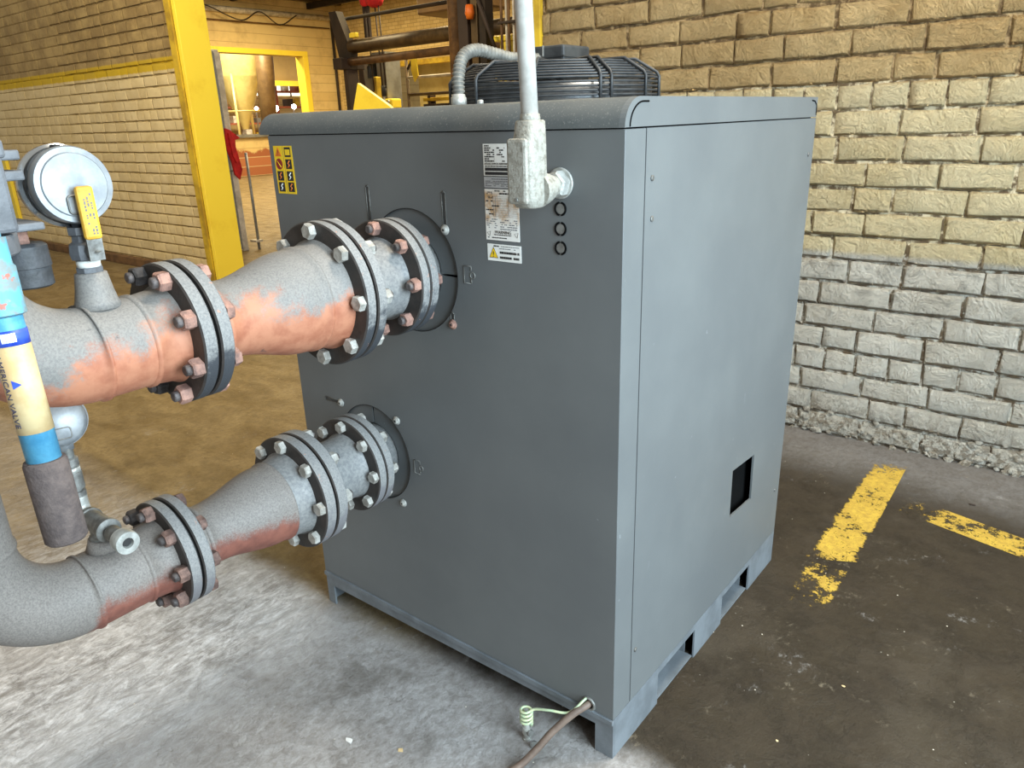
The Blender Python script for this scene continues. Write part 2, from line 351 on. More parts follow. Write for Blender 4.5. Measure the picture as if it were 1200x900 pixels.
# ------------------------------------------------------------------ mesh helpers
def wloc(o):
    p = Vector((0, 0, 0))
    while o: p += o.location; o = o.parent
    return p
def link(name, me, mat, parent=None, origin=None, smooth=None):
    """world-space mesh -> object; children keep world placement"""
    if origin is None:
        if parent is None:
            xs = [v.co for v in me.vertices]
            origin = Vector(((min(c.x for c in xs) + max(c.x for c in xs)) / 2, (min(c.y for c in xs) + max(c.y for c in xs)) / 2, min(c.z for c in xs)))
        else: origin = wloc(parent)
    me.transform(Matrix.Translation(-Vector(origin)))
    o = bpy.data.objects.new(name, me); COL.objects.link(o)
    if parent: o.parent = parent; o.location = Vector(origin) - wloc(parent)
    else: o.location = origin
    for m in (mat if isinstance(mat, (list, tuple)) else [mat]): me.materials.append(MATS[m])
    if smooth is not None: me.shade_smooth() if smooth is True else me.set_sharp_from_angle(angle=math.radians(smooth))
    return o
class B:
    def __init__(s): s.bm = bmesh.new()
    def box(s, a, b, bev=0.0, seg=2, M=None, mi=0):
        a, b = Vector(a), Vector(b); c = (a + b) / 2; d = b - a
        r = bmesh.ops.create_cube(s.bm, size=1.0)['verts']
        for v in r: v.co = Vector((v.co.x * d.x, v.co.y * d.y, v.co.z * d.z)) + c
        es = list({e for v in r for e in v.link_edges})
        for f in {f for v in r for f in v.link_faces}: f.material_index = mi
        if bev:
            g = bmesh.ops.bevel(s.bm, geom=es, offset=bev, segments=seg, profile=0.5, affect='EDGES')
            r = list({v for f in g['faces'] for v in f.verts} | {v for v in r if v.is_valid})
        if M: bmesh.ops.transform(s.bm, matrix=M, verts=[v for v in r if v.is_valid])
        return s
    def lathe(s, p0, axis, prof, n=32, cap=True, mi=None):
        """prof: list of (distance along axis, radius)"""
        p0 = Vector(p0); ax = Vector(axis).normalized()
        u = ax.orthogonal().normalized(); v = ax.cross(u); rings = []
        for d, r in prof:
            rings.append([s.bm.verts.new(p0 + ax * d + (u * math.cos(2 * PI * i / n) + v * math.sin(2 * PI * i / n)) * r) for i in range(n)])
        for k in range(len(rings) - 1):
            for i in range(n):
                f = s.bm.faces.new((rings[k][i], rings[k][(i + 1) % n], rings[k + 1][(i + 1) % n], rings[k + 1][i]))
                f.smooth = True
                if mi: f.material_index = mi[k]
        if cap:
            f = s.bm.faces.new(rings[0][::-1]); f2 = s.bm.faces.new(rings[-1])
            if mi: f.material_index = mi[0]; f2.material_index = mi[-1]
        return s
    def cyl(s, a, b, r, r2=None, n=24, cap=True):
        a, b = Vector(a), Vector(b)
        return s.lathe(a, b - a, [(0, r), ((b - a).length, r if r2 is None else r2)], n, cap)
    def tube(s, pts, rad, n=12, closed=False, cap=True):
        pts = [Vector(p) for p in pts]; m = len(pts)
        rads = rad if isinstance(rad, (list, tuple)) else [rad] * m
        T = []
        for i in range(m):
            a = pts[(i - 1) % m] if closed or i > 0 else pts[i]; b = pts[(i + 1) % m] if closed or i < m - 1 else pts[i]
            T.append((b - a).normalized())
        u = T[0].orthogonal().normalized(); rings = []
        for i in range(m):
            u = (u - T[i] * u.dot(T[i])).normalized(); v = T[i].cross(u)
            rings.append([s.bm.verts.new(pts[i] + (u * math.cos(2 * PI * k / n) + v * math.sin(2 * PI * k / n)) * rads[i]) for k in range(n)])
        for i in range(m if closed else m - 1):
            A, Bq = rings[i], rings[(i + 1) % m]
            for k in range(n):
                f = s.bm.faces.new((A[k], A[(k + 1) % n], Bq[(k + 1) % n], Bq[k])); f.smooth = True
        if cap and not closed: s.bm.faces.new(rings[0][::-1]); s.bm.faces.new(rings[-1])
        return s
    def prism(s, pts, d):
        """closed polygon pts (3D), extruded by vector d"""
        d = Vector(d); a = [s.bm.verts.new(Vector(p)) for p in pts]; b = [s.bm.verts.new(Vector(p) + d) for p in pts]
        s.bm.faces.new(a[::-1]); s.bm.faces.new(b)
        for i in range(len(a)): s.bm.faces.new((a[i], a[(i + 1) % len(a)], b[(i + 1) % len(a)], b[i]))
        return s
    def plate(s, outer, holes, f3, d):
        """2-D outline with holes, mapped by f3(u, v) to 3-D, thickness vector d"""
        d = Vector(d); loops = [outer] + holes
        tri = tessellate_polygon([[Vector((p[0], p[1], 0)) for p in l] for l in loops])
        flat = [f3(*p) for l in loops for p in l]
        a = [s.bm.verts.new(Vector(p)) for p in flat]; b = [s.bm.verts.new(Vector(p) + d) for p in flat]
        for q in tri:
            try: s.bm.faces.new([a[i] for i in q]); s.bm.faces.new([b[i] for i in q[::-1]])
            except ValueError: pass
        k = 0
        for l in loops:
            for i in range(len(l)):
                i2 = (i + 1) % len(l); s.bm.faces.new((a[k + i], a[k + i2], b[k + i2], b[k + i]))
            k += len(l)
        return s
    def ring(s, c, axis, R, r, n=48, m=8):
        c = Vector(c); ax = Vector(axis).normalized(); u = ax.orthogonal().normalized(); v = ax.cross(u)
        return s.tube([c + (u * math.cos(2 * PI * i / n) + v * math.sin(2 * PI * i / n)) * R for i in range(n)], r, m, closed=True)
    def mesh(s, name='m'):
        bmesh.ops.recalc_face_normals(s.bm, faces=s.bm.faces)
        me = bpy.data.meshes.new(name); s.bm.to_mesh(me); s.bm.free(); return me
    def obj(s, name, mat, parent=None, smooth=None, origin=None):
        return link(name, s.mesh(name), mat, parent, origin, smooth)
def tag(o, label=None, cat=None, group=None, kind=None):
    for k, v in (('label', label), ('category', cat), ('group', group), ('kind', kind)):
        if v: o[k] = v
    return o
def thing(name, loc, label, cat, group=None):
    o = bpy.data.objects.new(name, None); COL.objects.link(o); o.location = loc; o.empty_display_size = 0.1
    return tag(o, label, cat, group)
def struct(o): o['kind'] = 'structure'; return o
def circ(cx, cy, r, n=40, a0=0, a1=2 * PI):
    return [(cx + r * math.cos(a0 + (a1 - a0) * i / n), cy + r * math.sin(a0 + (a1 - a0) * i / n)) for i in range(n + (0 if abs(a1 - a0 - 2 * PI) < 1e-6 else 1))]
def spline(pts, n=8):
    P = [Vector(p) for p in pts]; P = [2 * P[0] - P[1]] + P + [2 * P[-1] - P[-2]]; out = []
    for i in range(1, len(P) - 2):
        a, b, c, d = P[i - 1:i + 3]
        for k in range(n):
            q = k / n
            out.append(0.5 * ((2 * b) + (c - a) * q + (2 * a - 5 * b + 4 * c - d) * q * q + (3 * b - a - 3 * c + d) * q ** 3))
    out.append(P[-2]); return out
def text_mesh(body, size, M, depth=0.0003, align='CENTER'):
    c = bpy.data.curves.new('txt', 'FONT'); c.body = body; c.size = size; c.align_x = align; c.align_y = 'CENTER'; c.extrude = depth
    o = bpy.data.objects.new('txt', c); COL.objects.link(o)
    bpy.context.view_layer.update()
    me = bpy.data.meshes.new_from_object(o.evaluated_get(bpy.context.evaluated_depsgraph_get()))
    bpy.data.objects.remove(o); bpy.data.curves.remove(c)
    me.materials.clear(); me.transform(M); return me

# ------------------------------------------------------------------ the setting
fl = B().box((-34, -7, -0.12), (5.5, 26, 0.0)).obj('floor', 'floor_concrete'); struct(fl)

def brick_variants(L, H, D, n, seed, amp, rec):
    rnd = random.Random(seed); out = []
    for k in range(n):
        b = B(); nx, nz = 5, 3; grid = []
        for j in range(nz + 1):
            row = []
            for i in range(nx + 1):
                u, v = i / nx, j / nz
                uu_ = (0, 0.03, 0.34, 0.66, 0.97, 1)[i]; vv_ = (0, 0.10, 0.90, 1)[j]
                edge = (i in (0, nx)) or (j in (0, nz))
                y = (rec if edge else 0.0) + rnd.uniform(-1, 1) * (0.0022 if edge else 0.0012)
                row.append(b.bm.verts.new(((uu_ - 0.5) * L + rnd.uniform(-1, 1) * amp, y, vv_ * H + rnd.uniform(-1, 1) * amp * 2.2)))
            grid.append(row)
        for j in range(nz):
            for i in range(nx):
                f = b.bm.faces.new((grid[j][i], grid[j][i + 1], grid[j + 1][i + 1], grid[j + 1][i])); f.smooth = True
        loop = grid[0][:] + [grid[j][nx] for j in range(1, nz + 1)] + grid[nz][:-1][::-1] + [grid[j][0] for j in range(nz - 1, 0, -1)]
        back = [b.bm.verts.new((v.co.x, D, v.co.z)) for v in loop]
        for i in range(len(loop)):
            i2 = (i + 1) % len(loop); b.bm.faces.new((loop[i], back[i], back[i2], loop[i2]))
        me = b.mesh('brick'); out.append(me)
    return out

def brick_wall(parent, x0, x1, z0, z1, yface, mat, pitch, Lb, joint, seed, near, variants, zoff, headers=True, tilt=1.0):
    """near(x, z) -> rank key; the 300 best become parts, the others one joined part"""
    rnd = random.Random(seed); spots = []
    k0 = int(math.floor((z0 - zoff) / pitch)); k = k0
    while zoff + k * pitch < z1:
        z = zoff + k * pitch; h = pitch - joint
        zb = max(z, z0); ht = min(z + h, z1) - zb
        x = x0 - rnd.uniform(0, Lb) - (0.5 * Lb if k % 2 else 0)
        hd = headers and (k % 11 == 4)
        while x < x1:
            L = Lb * (0.5 if hd else rnd.choice((1, 1, 1, 1.05, 0.95, 0.55 if rnd.random() < 0.45 else 1, 0.8, 1.1)))
            a, b_ = max(x, x0), min(x + L - joint, x1)
            if b_ - a > 0.04 and ht > 0.02: spots.append(((a + b_) / 2, zb, b_ - a, ht))
            x += L
        k += 1
    spots.sort(key=lambda s_: near(s_[0], s_[1]))
    rest = bmesh.new(); po = wloc(parent)
    for i, (cx, zb, L, ht) in enumerate(spots):
        me = variants[rnd.randrange(len(variants))]
        M = Matrix.Translation((cx, yface + rnd.uniform(-0.004, 0.004) * tilt, zb)) @ Matrix.Rotation(rnd.uniform(-0.012, 0.012), 4, 'Y') @ Matrix.Rotation(rnd.uniform(-0.02, 0.02) * tilt, 4, 'Z') @ Matrix.Rotation(rnd.uniform(-0.03, 0.03) * tilt, 4, 'X') @ Matrix.Diagonal((L, 1, ht, 1))
        if i < 300:
            o = bpy.data.objects.new('brick', me); COL.objects.link(o); o.parent = parent
            o.matrix_basis = Matrix.Translation(-po) @ M
        else:
            n0 = len(rest.verts); rest.from_mesh(me); rest.verts.ensure_lookup_table()
            bmesh.ops.transform(rest, matrix=M, verts=rest.verts[n0:])
    if len(spots) > 300:
        me = bpy.data.meshes.new('bricks_far'); rest.to_mesh(me)
        o = link('brick_courses', me, mat, parent); o['kind'] = 'stuff'
    rest.free()

YR = 2.345
wr = struct(B().box((-0.78, YR + 0.0085, 0), (4.0, YR + 0.40, 3.3)).obj('wall_right', 'mortar_right'))
bv = brick_variants(1.0, 1.0, 0.05, 14, 3, 0.020, 0.0055)
for me in bv: me.materials.append(MATS['brick_right'])
brick_wall(wr, -0.78, 4.0, 0.0, 3.3, YR, 'brick_right', 0.108, 0.285, 0.009, 11, lambda x, z: max(abs(x - 0.75) / 1.75, abs(z - 1.1) / 1.2), bv, 1.628 - 0.108 * 16)
# crumbled mortar and paint lumps along the foot of the wall
rnd = random.Random(5); b = B()
for i in range(420):
    x = rnd.uniform(-0.7, 3.2); z = abs(rnd.gauss(0, 0.05)); r = rnd.uniform(0.006, 0.02)
    q = bmesh.ops.create_icosphere(b.bm, subdivisions=1, radius=r)['verts']
    for v in q: v.co = Vector((v.co.x * rnd.uniform(.7, 1.6), v.co.y * 0.7, v.co.z)) * rnd.uniform(.75, 1.25) + Vector((x, YR + 0.004 - (0.012 if z < 0.03 else 0), z + 0.003))
o = b.obj('crumbled_render', 'brick_right', wr); o['kind'] = 'stuff'
# yellow jamb at the end of the right wall
struct(B().box((-0.875, YR - 0.02, 0), (-0.775, YR + 0.42, 3.3), 0.004).obj('trim_2', 'yellow_dull'))

YL = 2.90
wl = struct(B().box((-13.5, YL + 0.0045, 0), (-5.47, YL + 0.28, 3.6)).obj('wall_left', 'mortar_left'))
bl = brick_variants(1.0, 1.0, 0.05, 8, 9, 0.008, 0.0016)
for me in bl: me.materials.append(MATS['brick_left'])
brick_wall(wl, -13.5, -5.50, 0.0, 3.6, YL, 'brick_left', 0.108, 0.285, 0.008, 21, lambda x, z: -x + (0 if z < 2.9 else 9), bl, 0.0, True, 0.3)
o = struct(B().box((-13.5, YL - 0.06, 0), (-5.62, YL + 0.02, 0.10), 0.008).obj('baseboard_left', 'rusty_brown'))
# yellow steel jamb closing the end of the left wall
j = B().box((-5.46, YL - 0.03, 0), (-5.40, YL + 0.28, 3.6), 0.004).obj('trim_1', 'yellow_paint'); struct(j)
B().box((-5.56, YL - 0.05, 0), (-5.462, YL - 0.03, 3.6), 0.002).obj('flange_strip', 'yellow_dull', j)
struct(B().box((-10.62, YL - 0.05, 0), (-10.50, YL - 0.004, 1.25), 0.004).obj('trim_3', 'yellow_paint'))

# far hall
XE = -20.8
we = B()
we.plate([(3.2, 0), (30, 0), (30, 6.2), (3.2, 6.2)], [[(12.66, 1.30), (16.05, 1.30), (16.05, 3.74), (12.66, 3.74)]], lambda u, v: (XE, u, v), (-0.35, 0, 0))
struct(we.obj('wall_far_end', 'far_brick_end'))
wf = B().box((XE - 0.36, 12.66, 3.74), (XE + 0.06, 16.19, 3.90), 0.01)
wf.box((XE - 0.36, 15.98, 1.30), (XE + 0.06, 16.19, 3.74), 0.01)
wf.box((XE - 0.36, 12.50, 1.30), (XE + 0.06, 12.66, 3.90), 0.01)
o = struct(wf.obj('window_1', 'yellow_paint'))
B().box((XE - 0.4, 12.5, 1.20), (XE + 0.10, 16.2, 1.30), 0.01).obj('window_sill', 'press_grey', o)
YB = 17.6
bw = B()
bw.plate([(-20.8, 0), (8, 0), (8, 6.2), (-20.8, 6.2)], [[(-18.55, 0.02), (-13.2, 0.02), (-13.2, 3.30), (-18.55, 3.30)]], lambda u, v: (u, YB, v), (0, 0.35, 0))
struct(bw.obj('wall_far_back', 'far_brick_back'))
o = struct(B().box((-18.75, YB - 0.05, 3.28), (-13.0, YB + 0.1, 3.44), 0.01).obj('trim_4', 'yellow_dull'))
struct(B().box((-18.5, YB + 1.6, 0), (-13.0, YB + 1.8, 3.6)).obj('wall_recess', 'hopper_cream'))
ce = B().box((-21.2, 3.3, 5.75), (8, 18.0, 5.95)).obj('ceiling', 'dark_brown'); struct(ce)
for k in range(9):
    B().box((-20.6 + k * 2.4, 3.3, 5.40), (-20.42 + k * 2.4, 17.6, 5.75)).obj('ceiling_beam', 'steel_brown', ce)
for k in range(5):
    B().box((-20.8, 4.8 + k * 2.9, 5.22), (4.0, 4.92 + k * 2.9, 5.40)).obj('ceiling_purlin', 'dark_brown', ce)
struct(B().box((-34.3, 12, 0), (-34, 30, 6.2)).obj('wall_shop_end', 'far_brick_end'))
w2 = struct(B().box((-34.0, 18.0, 3.05), (-33.97, 27.0, 3.75)).obj('window_2', 'shop_window_glow'))
for k in range(10): B().box((-33.97, 17.95 + k, 3.0), (-33.93, 18.03 + k, 3.8)).obj('glazing_bar', 'shop_dark', w2)

# floor markings
def mark(pts, lab, mat='floor_yellow'):
    b = B(); vs = [b.bm.verts.new((p[0], p[1], 0.0012)) for p in pts]; b.bm.faces.new(vs)
    lo = [b.bm.verts.new((p[0], p[1], 0.0002)) for p in pts]
    for i in range(len(vs)): b.bm.faces.new((vs[i], lo[i], lo[(i + 1) % len(vs)], vs[(i + 1) % len(vs)]))
    return tag(b.obj('floor_marking', mat), lab, 'floor marking')
mark([(1.200, 2.135), (1.335, 2.185), (1.362, 1.260), (1.205, 1.180)], 'broad worn yellow floor stripe running from the brick wall towards the grey cabinet')
mark([(1.395, 1.735), (1.425, 1.875), (2.60, 1.56), (2.60, 1.42)], 'faded yellow floor stripe lying parallel to the brick wall', 'floor_yellow_worn')
mark([(1.21, 1.16), (1.35, 1.20), (1.37, 0.90), (1.24, 0.88)], 'flaked yellow paint remnant at the end of the broad floor stripe', 'floor_yellow_traces')

# ------------------------------------------------------------------ the machine
W, D, HB, HT = 1.112, 1.10, 1.50, 1.557
UX = lambda y: 0.5225 - 0.0039 * y; UZ = lambda y: 1.1799 + 0.0127 * y
LX = lambda y: 0.3148 - 0.0078 * y; LZ = lambda y: 0.6385 + 0.0128 * y
mc = thing('air_dryer', (W / 2, D / 2, 0), 'large grey sheet metal compressed air dryer cabinet with fan on top', 'machine')
fz0 = 0.122
fp = B().plate([(0, fz0), (W - 0.003, fz0), (W - 0.003, HB), (0, HB)],
               [circ(0.5225, 1.180, 0.152, 56), circ(0.3148, 0.6385, 0.143, 56), circ(1.041, 0.137, 0.014, 20)],
               lambda u, v: (u, 0, v), (0, 0.012, 0)).obj('front_panel', 'machine_grey', mc)
for cx, cz, R in ((0.5225, 1.18, 0.152), (0.3148, 0.6385, 0.143)):
    B().ring((cx, 0.001, cz), (0, 1, 0), R - 0.001, 0.0014, 64, 6).obj('edge_trim', 'rubber_black', fp)
# split cover plates behind the pipe openings
for cx, cz, R, ri, a in ((0.5225, 1.18, 0.1515, 0.092, 0.0), (0.3148, 0.6385, 0.1425, 0.088, PI / 2)):
    for k in (0, 1):
        a0 = a + k * PI + 0.022; a1 = a + (k + 1) * PI - 0.022
        pts = circ(cx, cz, R, 28, a0, a1) + circ(cx, cz, ri, 28, a0, a1)[::-1]
        B().plate(pts, [], lambda u, v: (u, 0.008, v), (0, 0.003, 0)).obj('opening_cover', 'machine_grey', mc)
B().box((0.02, 0.08, 0.14), (W - 0.03, D - 0.05, HB - 0.03)).obj('inner_housing', 'black_void', mc)
# right side: corner strip and big panel with an opening
B().box((W - 0.004, 0.0, fz0), (W, 0.079, HB), 0.001, 1).obj('corner_strip', 'machine_grey', mc)
sp = B().plate([(0.082, fz0), (D, fz0), (D, HB), (0.082, HB)], [[(0.665, 0.378), (0.835, 0.366), (0.830, 0.522), (0.662, 0.534)]],
               lambda u, v: (W, u, v), (-0.006, 0, 0)).obj('side_panel', 'machine_grey', mc)
B().box((W - 0.008, 0.0795, fz0), (W - 0.004, 0.0815, HB)).obj('panel_gap', 'black_void', mc)
B().box((0, 0.013, fz0), (0.01, D, HB)).obj('side_panel', 'machine_grey', mc)
B().box((0.0, D - 0.012, fz0), (W - 0.006, D, HB)).obj('back_panel', 'machine_grey', mc)
for y, z in ((0.108, 1.405), (0.112, 1.325), (0.10, 0.27), (1.06, 1.40), (1.06, 0.30)):
    B().lathe((W, y, z), (1, 0, 0), [(0, 0.006), (0.002, 0.006), (0.003, 0.003)], 12).obj('panel_screw', 'galv_dark', sp)
# top hood with rolled front edge
prof = [(-0.004, 1.503)] + [(0.052 - 0.056 * math.cos(a), 1.5025 + 0.0545 * math.sin(a)) for a in [i * PI / 2 / 10 for i in range(11)]] + [(D, HT), (D, 1.503)]
b = B(); b.prism([(-0.032, y, z) for y, z in prof], (W - 0.012 + 0.032, 0, 0)); b.obj('top_hood', 'lid_dusty', mc, 30)
ep = [(0.004, 1.503)] + [(0.056 - 0.056 * math.cos(a), 1.5025 + 0.0545 * math.sin(a)) for a in [i * PI / 2 / 10 for i in range(11)]] + [(D, HT), (D, 1.503)]
hc = B().prism([(W - 0.012, y, z) for y, z in [(y - 0.004, z) for y, z in ep]], (0.013, 0, 0)).obj('hood_end_cap', 'machine_grey', mc)
arc = [(W + 0.0012, 0.064 - 0.050 * math.cos(a), 1.504 + 0.044 * math.sin(a)) for a in [i * PI / 2 / 12 for i in range(13)]] + [(W + 0.0012, 0.084, 1.548)]
B().tube(arc, 0.0018, 6).obj('end_cap_slot', 'black_void', hc)
B().tube([(W + 0.0012, D - 0.01, 1.508), (W + 0.0012, D - 0.012, 1.535), (W + 0.0012, D - 0.03, 1.546), (W + 0.0012, D - 0.055, 1.548)], 0.002, 6).obj('end_cap_slot', 'black_void', hc)
B().box((0, 0.004, 1.4985), (W - 0.012, D - 0.01, 1.5035)).obj('hood_gap', 'black_void', mc)
# base frame: front rail with end feet, side rails with two fork pockets
bf = B()
bf.plate([(0, 0), (0.034, 0), (0.034, 0.072), (W - 0.052, 0.085), (W - 0.052, 0), (W, 0), (W, fz0 - 0.001), (0, fz0 - 0.001)], [], lambda u, v: (u, 0.0, v), (0, 0.006, 0))
bf.box((0.0, -0.006, 0.108), (W, 0.0, fz0 - 0.001))
base = bf.obj('base_rail', 'base_frame', mc)
def side_rail(x, d):
    pk = [(0.235, 0.1), (0.462, 0.1), (0.656, 0.1), (0.877, 0.1)]
    out = [(0.007, 0), (0.235, 0), (0.235, 0.1), (0.462, 0.1), (0.462, 0), (0.656, 0), (0.656, 0.1), (0.877, 0.1), (0.877, 0), (D, 0), (D, fz0 - 0.001), (0.007, fz0 - 0.001)]
    return B().plate(out, [], lambda u, v: (x, u, v), (d, 0, 0)).obj('base_rail', 'base_frame', mc)
side_rail(W, -0.005); side_rail(0.0, 0.005)
B().box((0.006, D - 0.006, 0), (W - 0.006, D, fz0 - 0.001)).obj('base_rail', 'base_frame', mc)
for y0, y1 in ((0.235, 0.462), (0.656, 0.877)):                         # channels through the base
    c = B(); c.box((0.006, y0 - 0.004, 0.001), (W - 0.03, y0, 0.1)); c.box((0.006, y1, 0.001), (W - 0.03, y1 + 0.004, 0.1)); c.box((0.006, y0, 0.1), (W - 0.03, y1, 0.104)); c.box((0.006, y0, 0.001), (W - 0.006, y1, 0.006))
    c.obj('fork_pocket', 'base_frame', mc)
B().box((0.01, 0.01, 0.105), (W - 0.01, D - 0.01, 0.118)).obj('base_pan', 'dark_metal', mc)
# slots, screws and moulded marks on the front
def slot(x0, z0, x1, z1):
    d = Vector((x1 - x0, 0, z1 - z0)); n_ = Vector((-d.z, 0, d.x)).normalized() * 0.0055
    e = [Vector((x0, -0.0006, z0)) + n_, Vector((x1, -0.0006, z1)) + n_, Vector((x1, -0.0006, z1)) - n_, Vector((x0, -0.0006, z0)) - n_]
    b = B(); b.tube([e[0], e[1]], 0.0011, 6); b.tube([e[3], e[2]], 0.0011, 6); b.tube([e[0], Vector((x0, -0.0006, z0)) - d.normalized() * 0.005, e[3]], 0.0011, 6)
    s_ = b.obj('adjusting_slot', 'galv_dark', fp)
    B().box((min(x0, x1) - (0.0045 if abs(d.z) > abs(d.x) else 0), -0.0005, min(z0, z1) - (0.0045 if abs(d.x) > abs(d.z) else 0)), (max(x0, x1) + (0.0045 if abs(d.z) > abs(d.x) else 0), 0.0, max(z0, z1) + (0.0045 if abs(d.x) > abs(d.z) else 0))).obj('slot_recess', 'dark_metal', fp)
slot(0.386, 1.377, 0.386, 1.292); slot(0.643, 1.371, 0.643, 1.292); slot(0.650, 1.090, 0.650, 1.066); slot(0.116, 0.763, 0.186, 0.762)
def screw(x, z, m='galv_dark', r=0.009):
    o = B().lathe((x, 0.0, z), (0, -1, 0), [(0, r * 1.35), (0.002, r * 1.35), (0.0022, r), (0.007, r * 0.85), (0.008, r * 0.5)], 18).obj('panel_screw', m, fp)
    B().lathe((x, -0.0081, z), (0, -1, 0), [(0, r * 0.35), (0.0006, r * 0.3)], 6).obj('hex_socket', 'rubber_black', o)
for x, z, m in ((0.643, 1.288, 'galv'), (0.650, 1.064, 'nut_rust'), (0.186, 0.762, 'galv'), (0.419, 0.760, 'galv'), (0.417, 0.507, 'galv'), (0.386, 1.066, 'galv_dark')): screw(x, z, m)
def glyph(x, z):                                                        # moulded flow symbol
    b = B(); y = -0.0008
    b.tube([(x + 0.012, y, z + 0.020), (x - 0.010, y, z + 0.020), (x - 0.010, y, z - 0.020), (x + 0.012, y, z - 0.020)], 0.0013, 6)
    b.tube([(x + 0.012, y, z + 0.020), (x + 0.012, y, z + 0.010)], 0.0013, 6); b.tube([(x + 0.012, y, z - 0.020), (x + 0.012, y, z - 0.010)], 0.0013, 6)
    b.ring((x + 0.016, y, z - 0.001), (0, 1, 0), 0.007, 0.0012, 14, 6)
    b.obj('flow_symbol', 'galv_dark', fp)
glyph(0.705, 1.19); glyph(0.485, 0.639)
for z in (1.350, 1.310, 1.271):                                         # knock-out rings
    for k in (0, 1):
        pts = [(0.966 + 0.0130 * math.cos(a), -0.0008, z + 0.0130 * math.sin(a)) for a in [PI / 2 + 0.22 + k * PI + i * (PI - 0.44) / 14 for i in range(15)]]
        B().tube(pts, 0.0019, 6).obj('knockout_slot', 'black_void', fp)
    B().lathe((0.966, 0.0, z), (0, -1, 0), [(0, 0.0112), (0.0016, 0.0100)], 24).obj('knockout_disc', 'galv_dark', fp)
# stickers
def quad(name, x0, x1, z0, z1, mat, parent, y=0.0, th=0.0008, sk=0.0):
    return B().prism([(x0, y, z0), (x1, y, z0 + sk), (x1, y, z1 + sk), (x0, y, z1)], (0, -th, 0)).obj(name, mat, parent)
TX = lambda x, y, z: Matrix.Translation((x, y, z)) @ Matrix.Rotation(PI / 2, 4, 'X')
rnd = random.Random(4)
def dashes(parent, x0, x1, z, h, y, mat='ink_black', dens=0.75, unit=0.0035):
    b = B(); x = x0; any_ = False
    while x < x1:
        L = unit * rnd.uniform(0.6, 2.2)
        if rnd.random() < dens: b.box((x, y - 0.0004, z - h / 2), (min(x + L, x1), y, z + h / 2)); any_ = True
        x += L + unit * 0.35
    if any_: b.obj('print_line', mat, parent)
    else: b.bm.free()
for k, (x0, x1) in enumerate(((0.018, 0.057), (0.060, 0.099))):
    st = quad('hazard_sticker', x0, x1, 1.349, 1.474, 'sticker_yellow', fp)
    cx = (x0 + x1) / 2; yy = -0.0008
    for r_, zc in enumerate((1.458, 1.427, 1.396, 1.367)):
        if k == 0 and r_ == 0:
            B().prism([(cx - 0.014, yy, zc - 0.011), (cx + 0.014, yy, zc - 0.011), (cx, yy, zc + 0.013)], (0, -0.0004, 0)).obj('pictogram', 'ink_orange', st)
            link('pictogram_mark', text_mesh('!', 0.018, TX(cx, yy - 0.0006, zc - 0.002)), 'ink_black', st)
        elif k == 0 and r_ == 1:
            B().lathe((cx, yy, zc), (0, -1, 0), [(0, 0.0145), (0.0004, 0.0145)], 24).obj('pictogram', 'ink_red', st)
            B().tube([(cx - 0.008, yy - 0.0005, zc + 0.008), (cx + 0.008, yy - 0.0005, zc - 0.008)], 0.0012, 5).obj('pictogram_mark', 'sticker_yellow', st)
        else:
            quad('pictogram', cx - 0.013, cx + 0.013, zc - 0.0125, zc + 0.0125, 'ink_black', st, yy, 0.0004)
            mk = ('ink_orange', 'sticker_white')[(k + r_) % 2] if not (k == 1 and r_ == 0) else 'sticker_yellow'
            if k == 1 and r_ == 0: quad('pictogram_mark', cx - 0.010, cx + 0.010, zc - 0.008, zc + 0.007, mk, st, yy - 0.0004, 0.0003)
            else:
                B().tube([(cx - 0.004, yy - 0.0006, zc - 0.009), (cx + 0.003, yy - 0.0006, zc - 0.002), (cx - 0.003, yy - 0.0006, zc + 0.002), (cx + 0.005, yy - 0.0006, zc + 0.009)], 0.0016, 5).obj('pictogram_mark', mk, st)
p1 = quad('data_plate', 0.767, 0.868, 1.411, 1.476, 'sticker_white', fp)
for r_ in range(8): 
    dashes(p1, 0.771, 0.798 if r_ else 0.785, 1.472 - r_ * 0.0044, 0.0026, -0.0008, dens=0.8)
    if r_ > 0: dashes(p1, 0.805, 0.826, 1.472 - r_ * 0.0044, 0.0026, -0.0008, dens=0.4); dashes(p1, 0.836, 0.858, 1.472 - r_ * 0.0044, 0.0026, -0.0008, dens=0.7)
link('maker_line', text_mesh('ATLAS COPCO AIRPOWER N.V.', 0.0056, TX(0.771, -0.0012, 1.4355), 0.0002, 'LEFT'), 'ink_black', p1)
dashes(p1, 0.771, 0.842, 1.4305, 0.0020, -0.0008, dens=0.9)
for zc, x1 in ((1.4245, 0.850), (1.4160, 0.846)): quad('barcode_strip', 0.771, x1, zc - 0.0032, zc + 0.0032, 'ink_black', p1, -0.0008, 0.0004)
p2 = quad('refrigerant_plate', 0.767, 0.868, 1.3865, 1.4085, 'sticker_silver', fp)
dashes(p2, 0.788, 0.85, 1.4045, 0.0018, -0.0008, 'ink_grey', 0.9)
for r_ in range(4): dashes(p2, 0.771, 0.860, 1.400 - r_ * 0.0032, 0.0014, -0.0008, 'ink_grey', 0.9)
p3 = quad('warning_plate', 0.767, 0.860, 1.275, 1.3835, 'sticker_stained', fp)
dashes(p3, 0.795, 0.83, 1.3800, 0.0022, -0.0008); dashes(p3, 0.808, 0.856, 1.3745, 0.0034, -0.0008, dens=0.9)
for r_ in range(5): dashes(p3, 0.770, 0.790, 1.3770 - r_ * 0.003, 0.0016, -0.0008, dens=0.6)
for r_ in range(13): quad('table_rule', 0.790, 0.858, 1.368 - r_ * 0.0035, 1.3684 - r_ * 0.0035, 'ink_grey', p3, -0.0008, 0.0003)
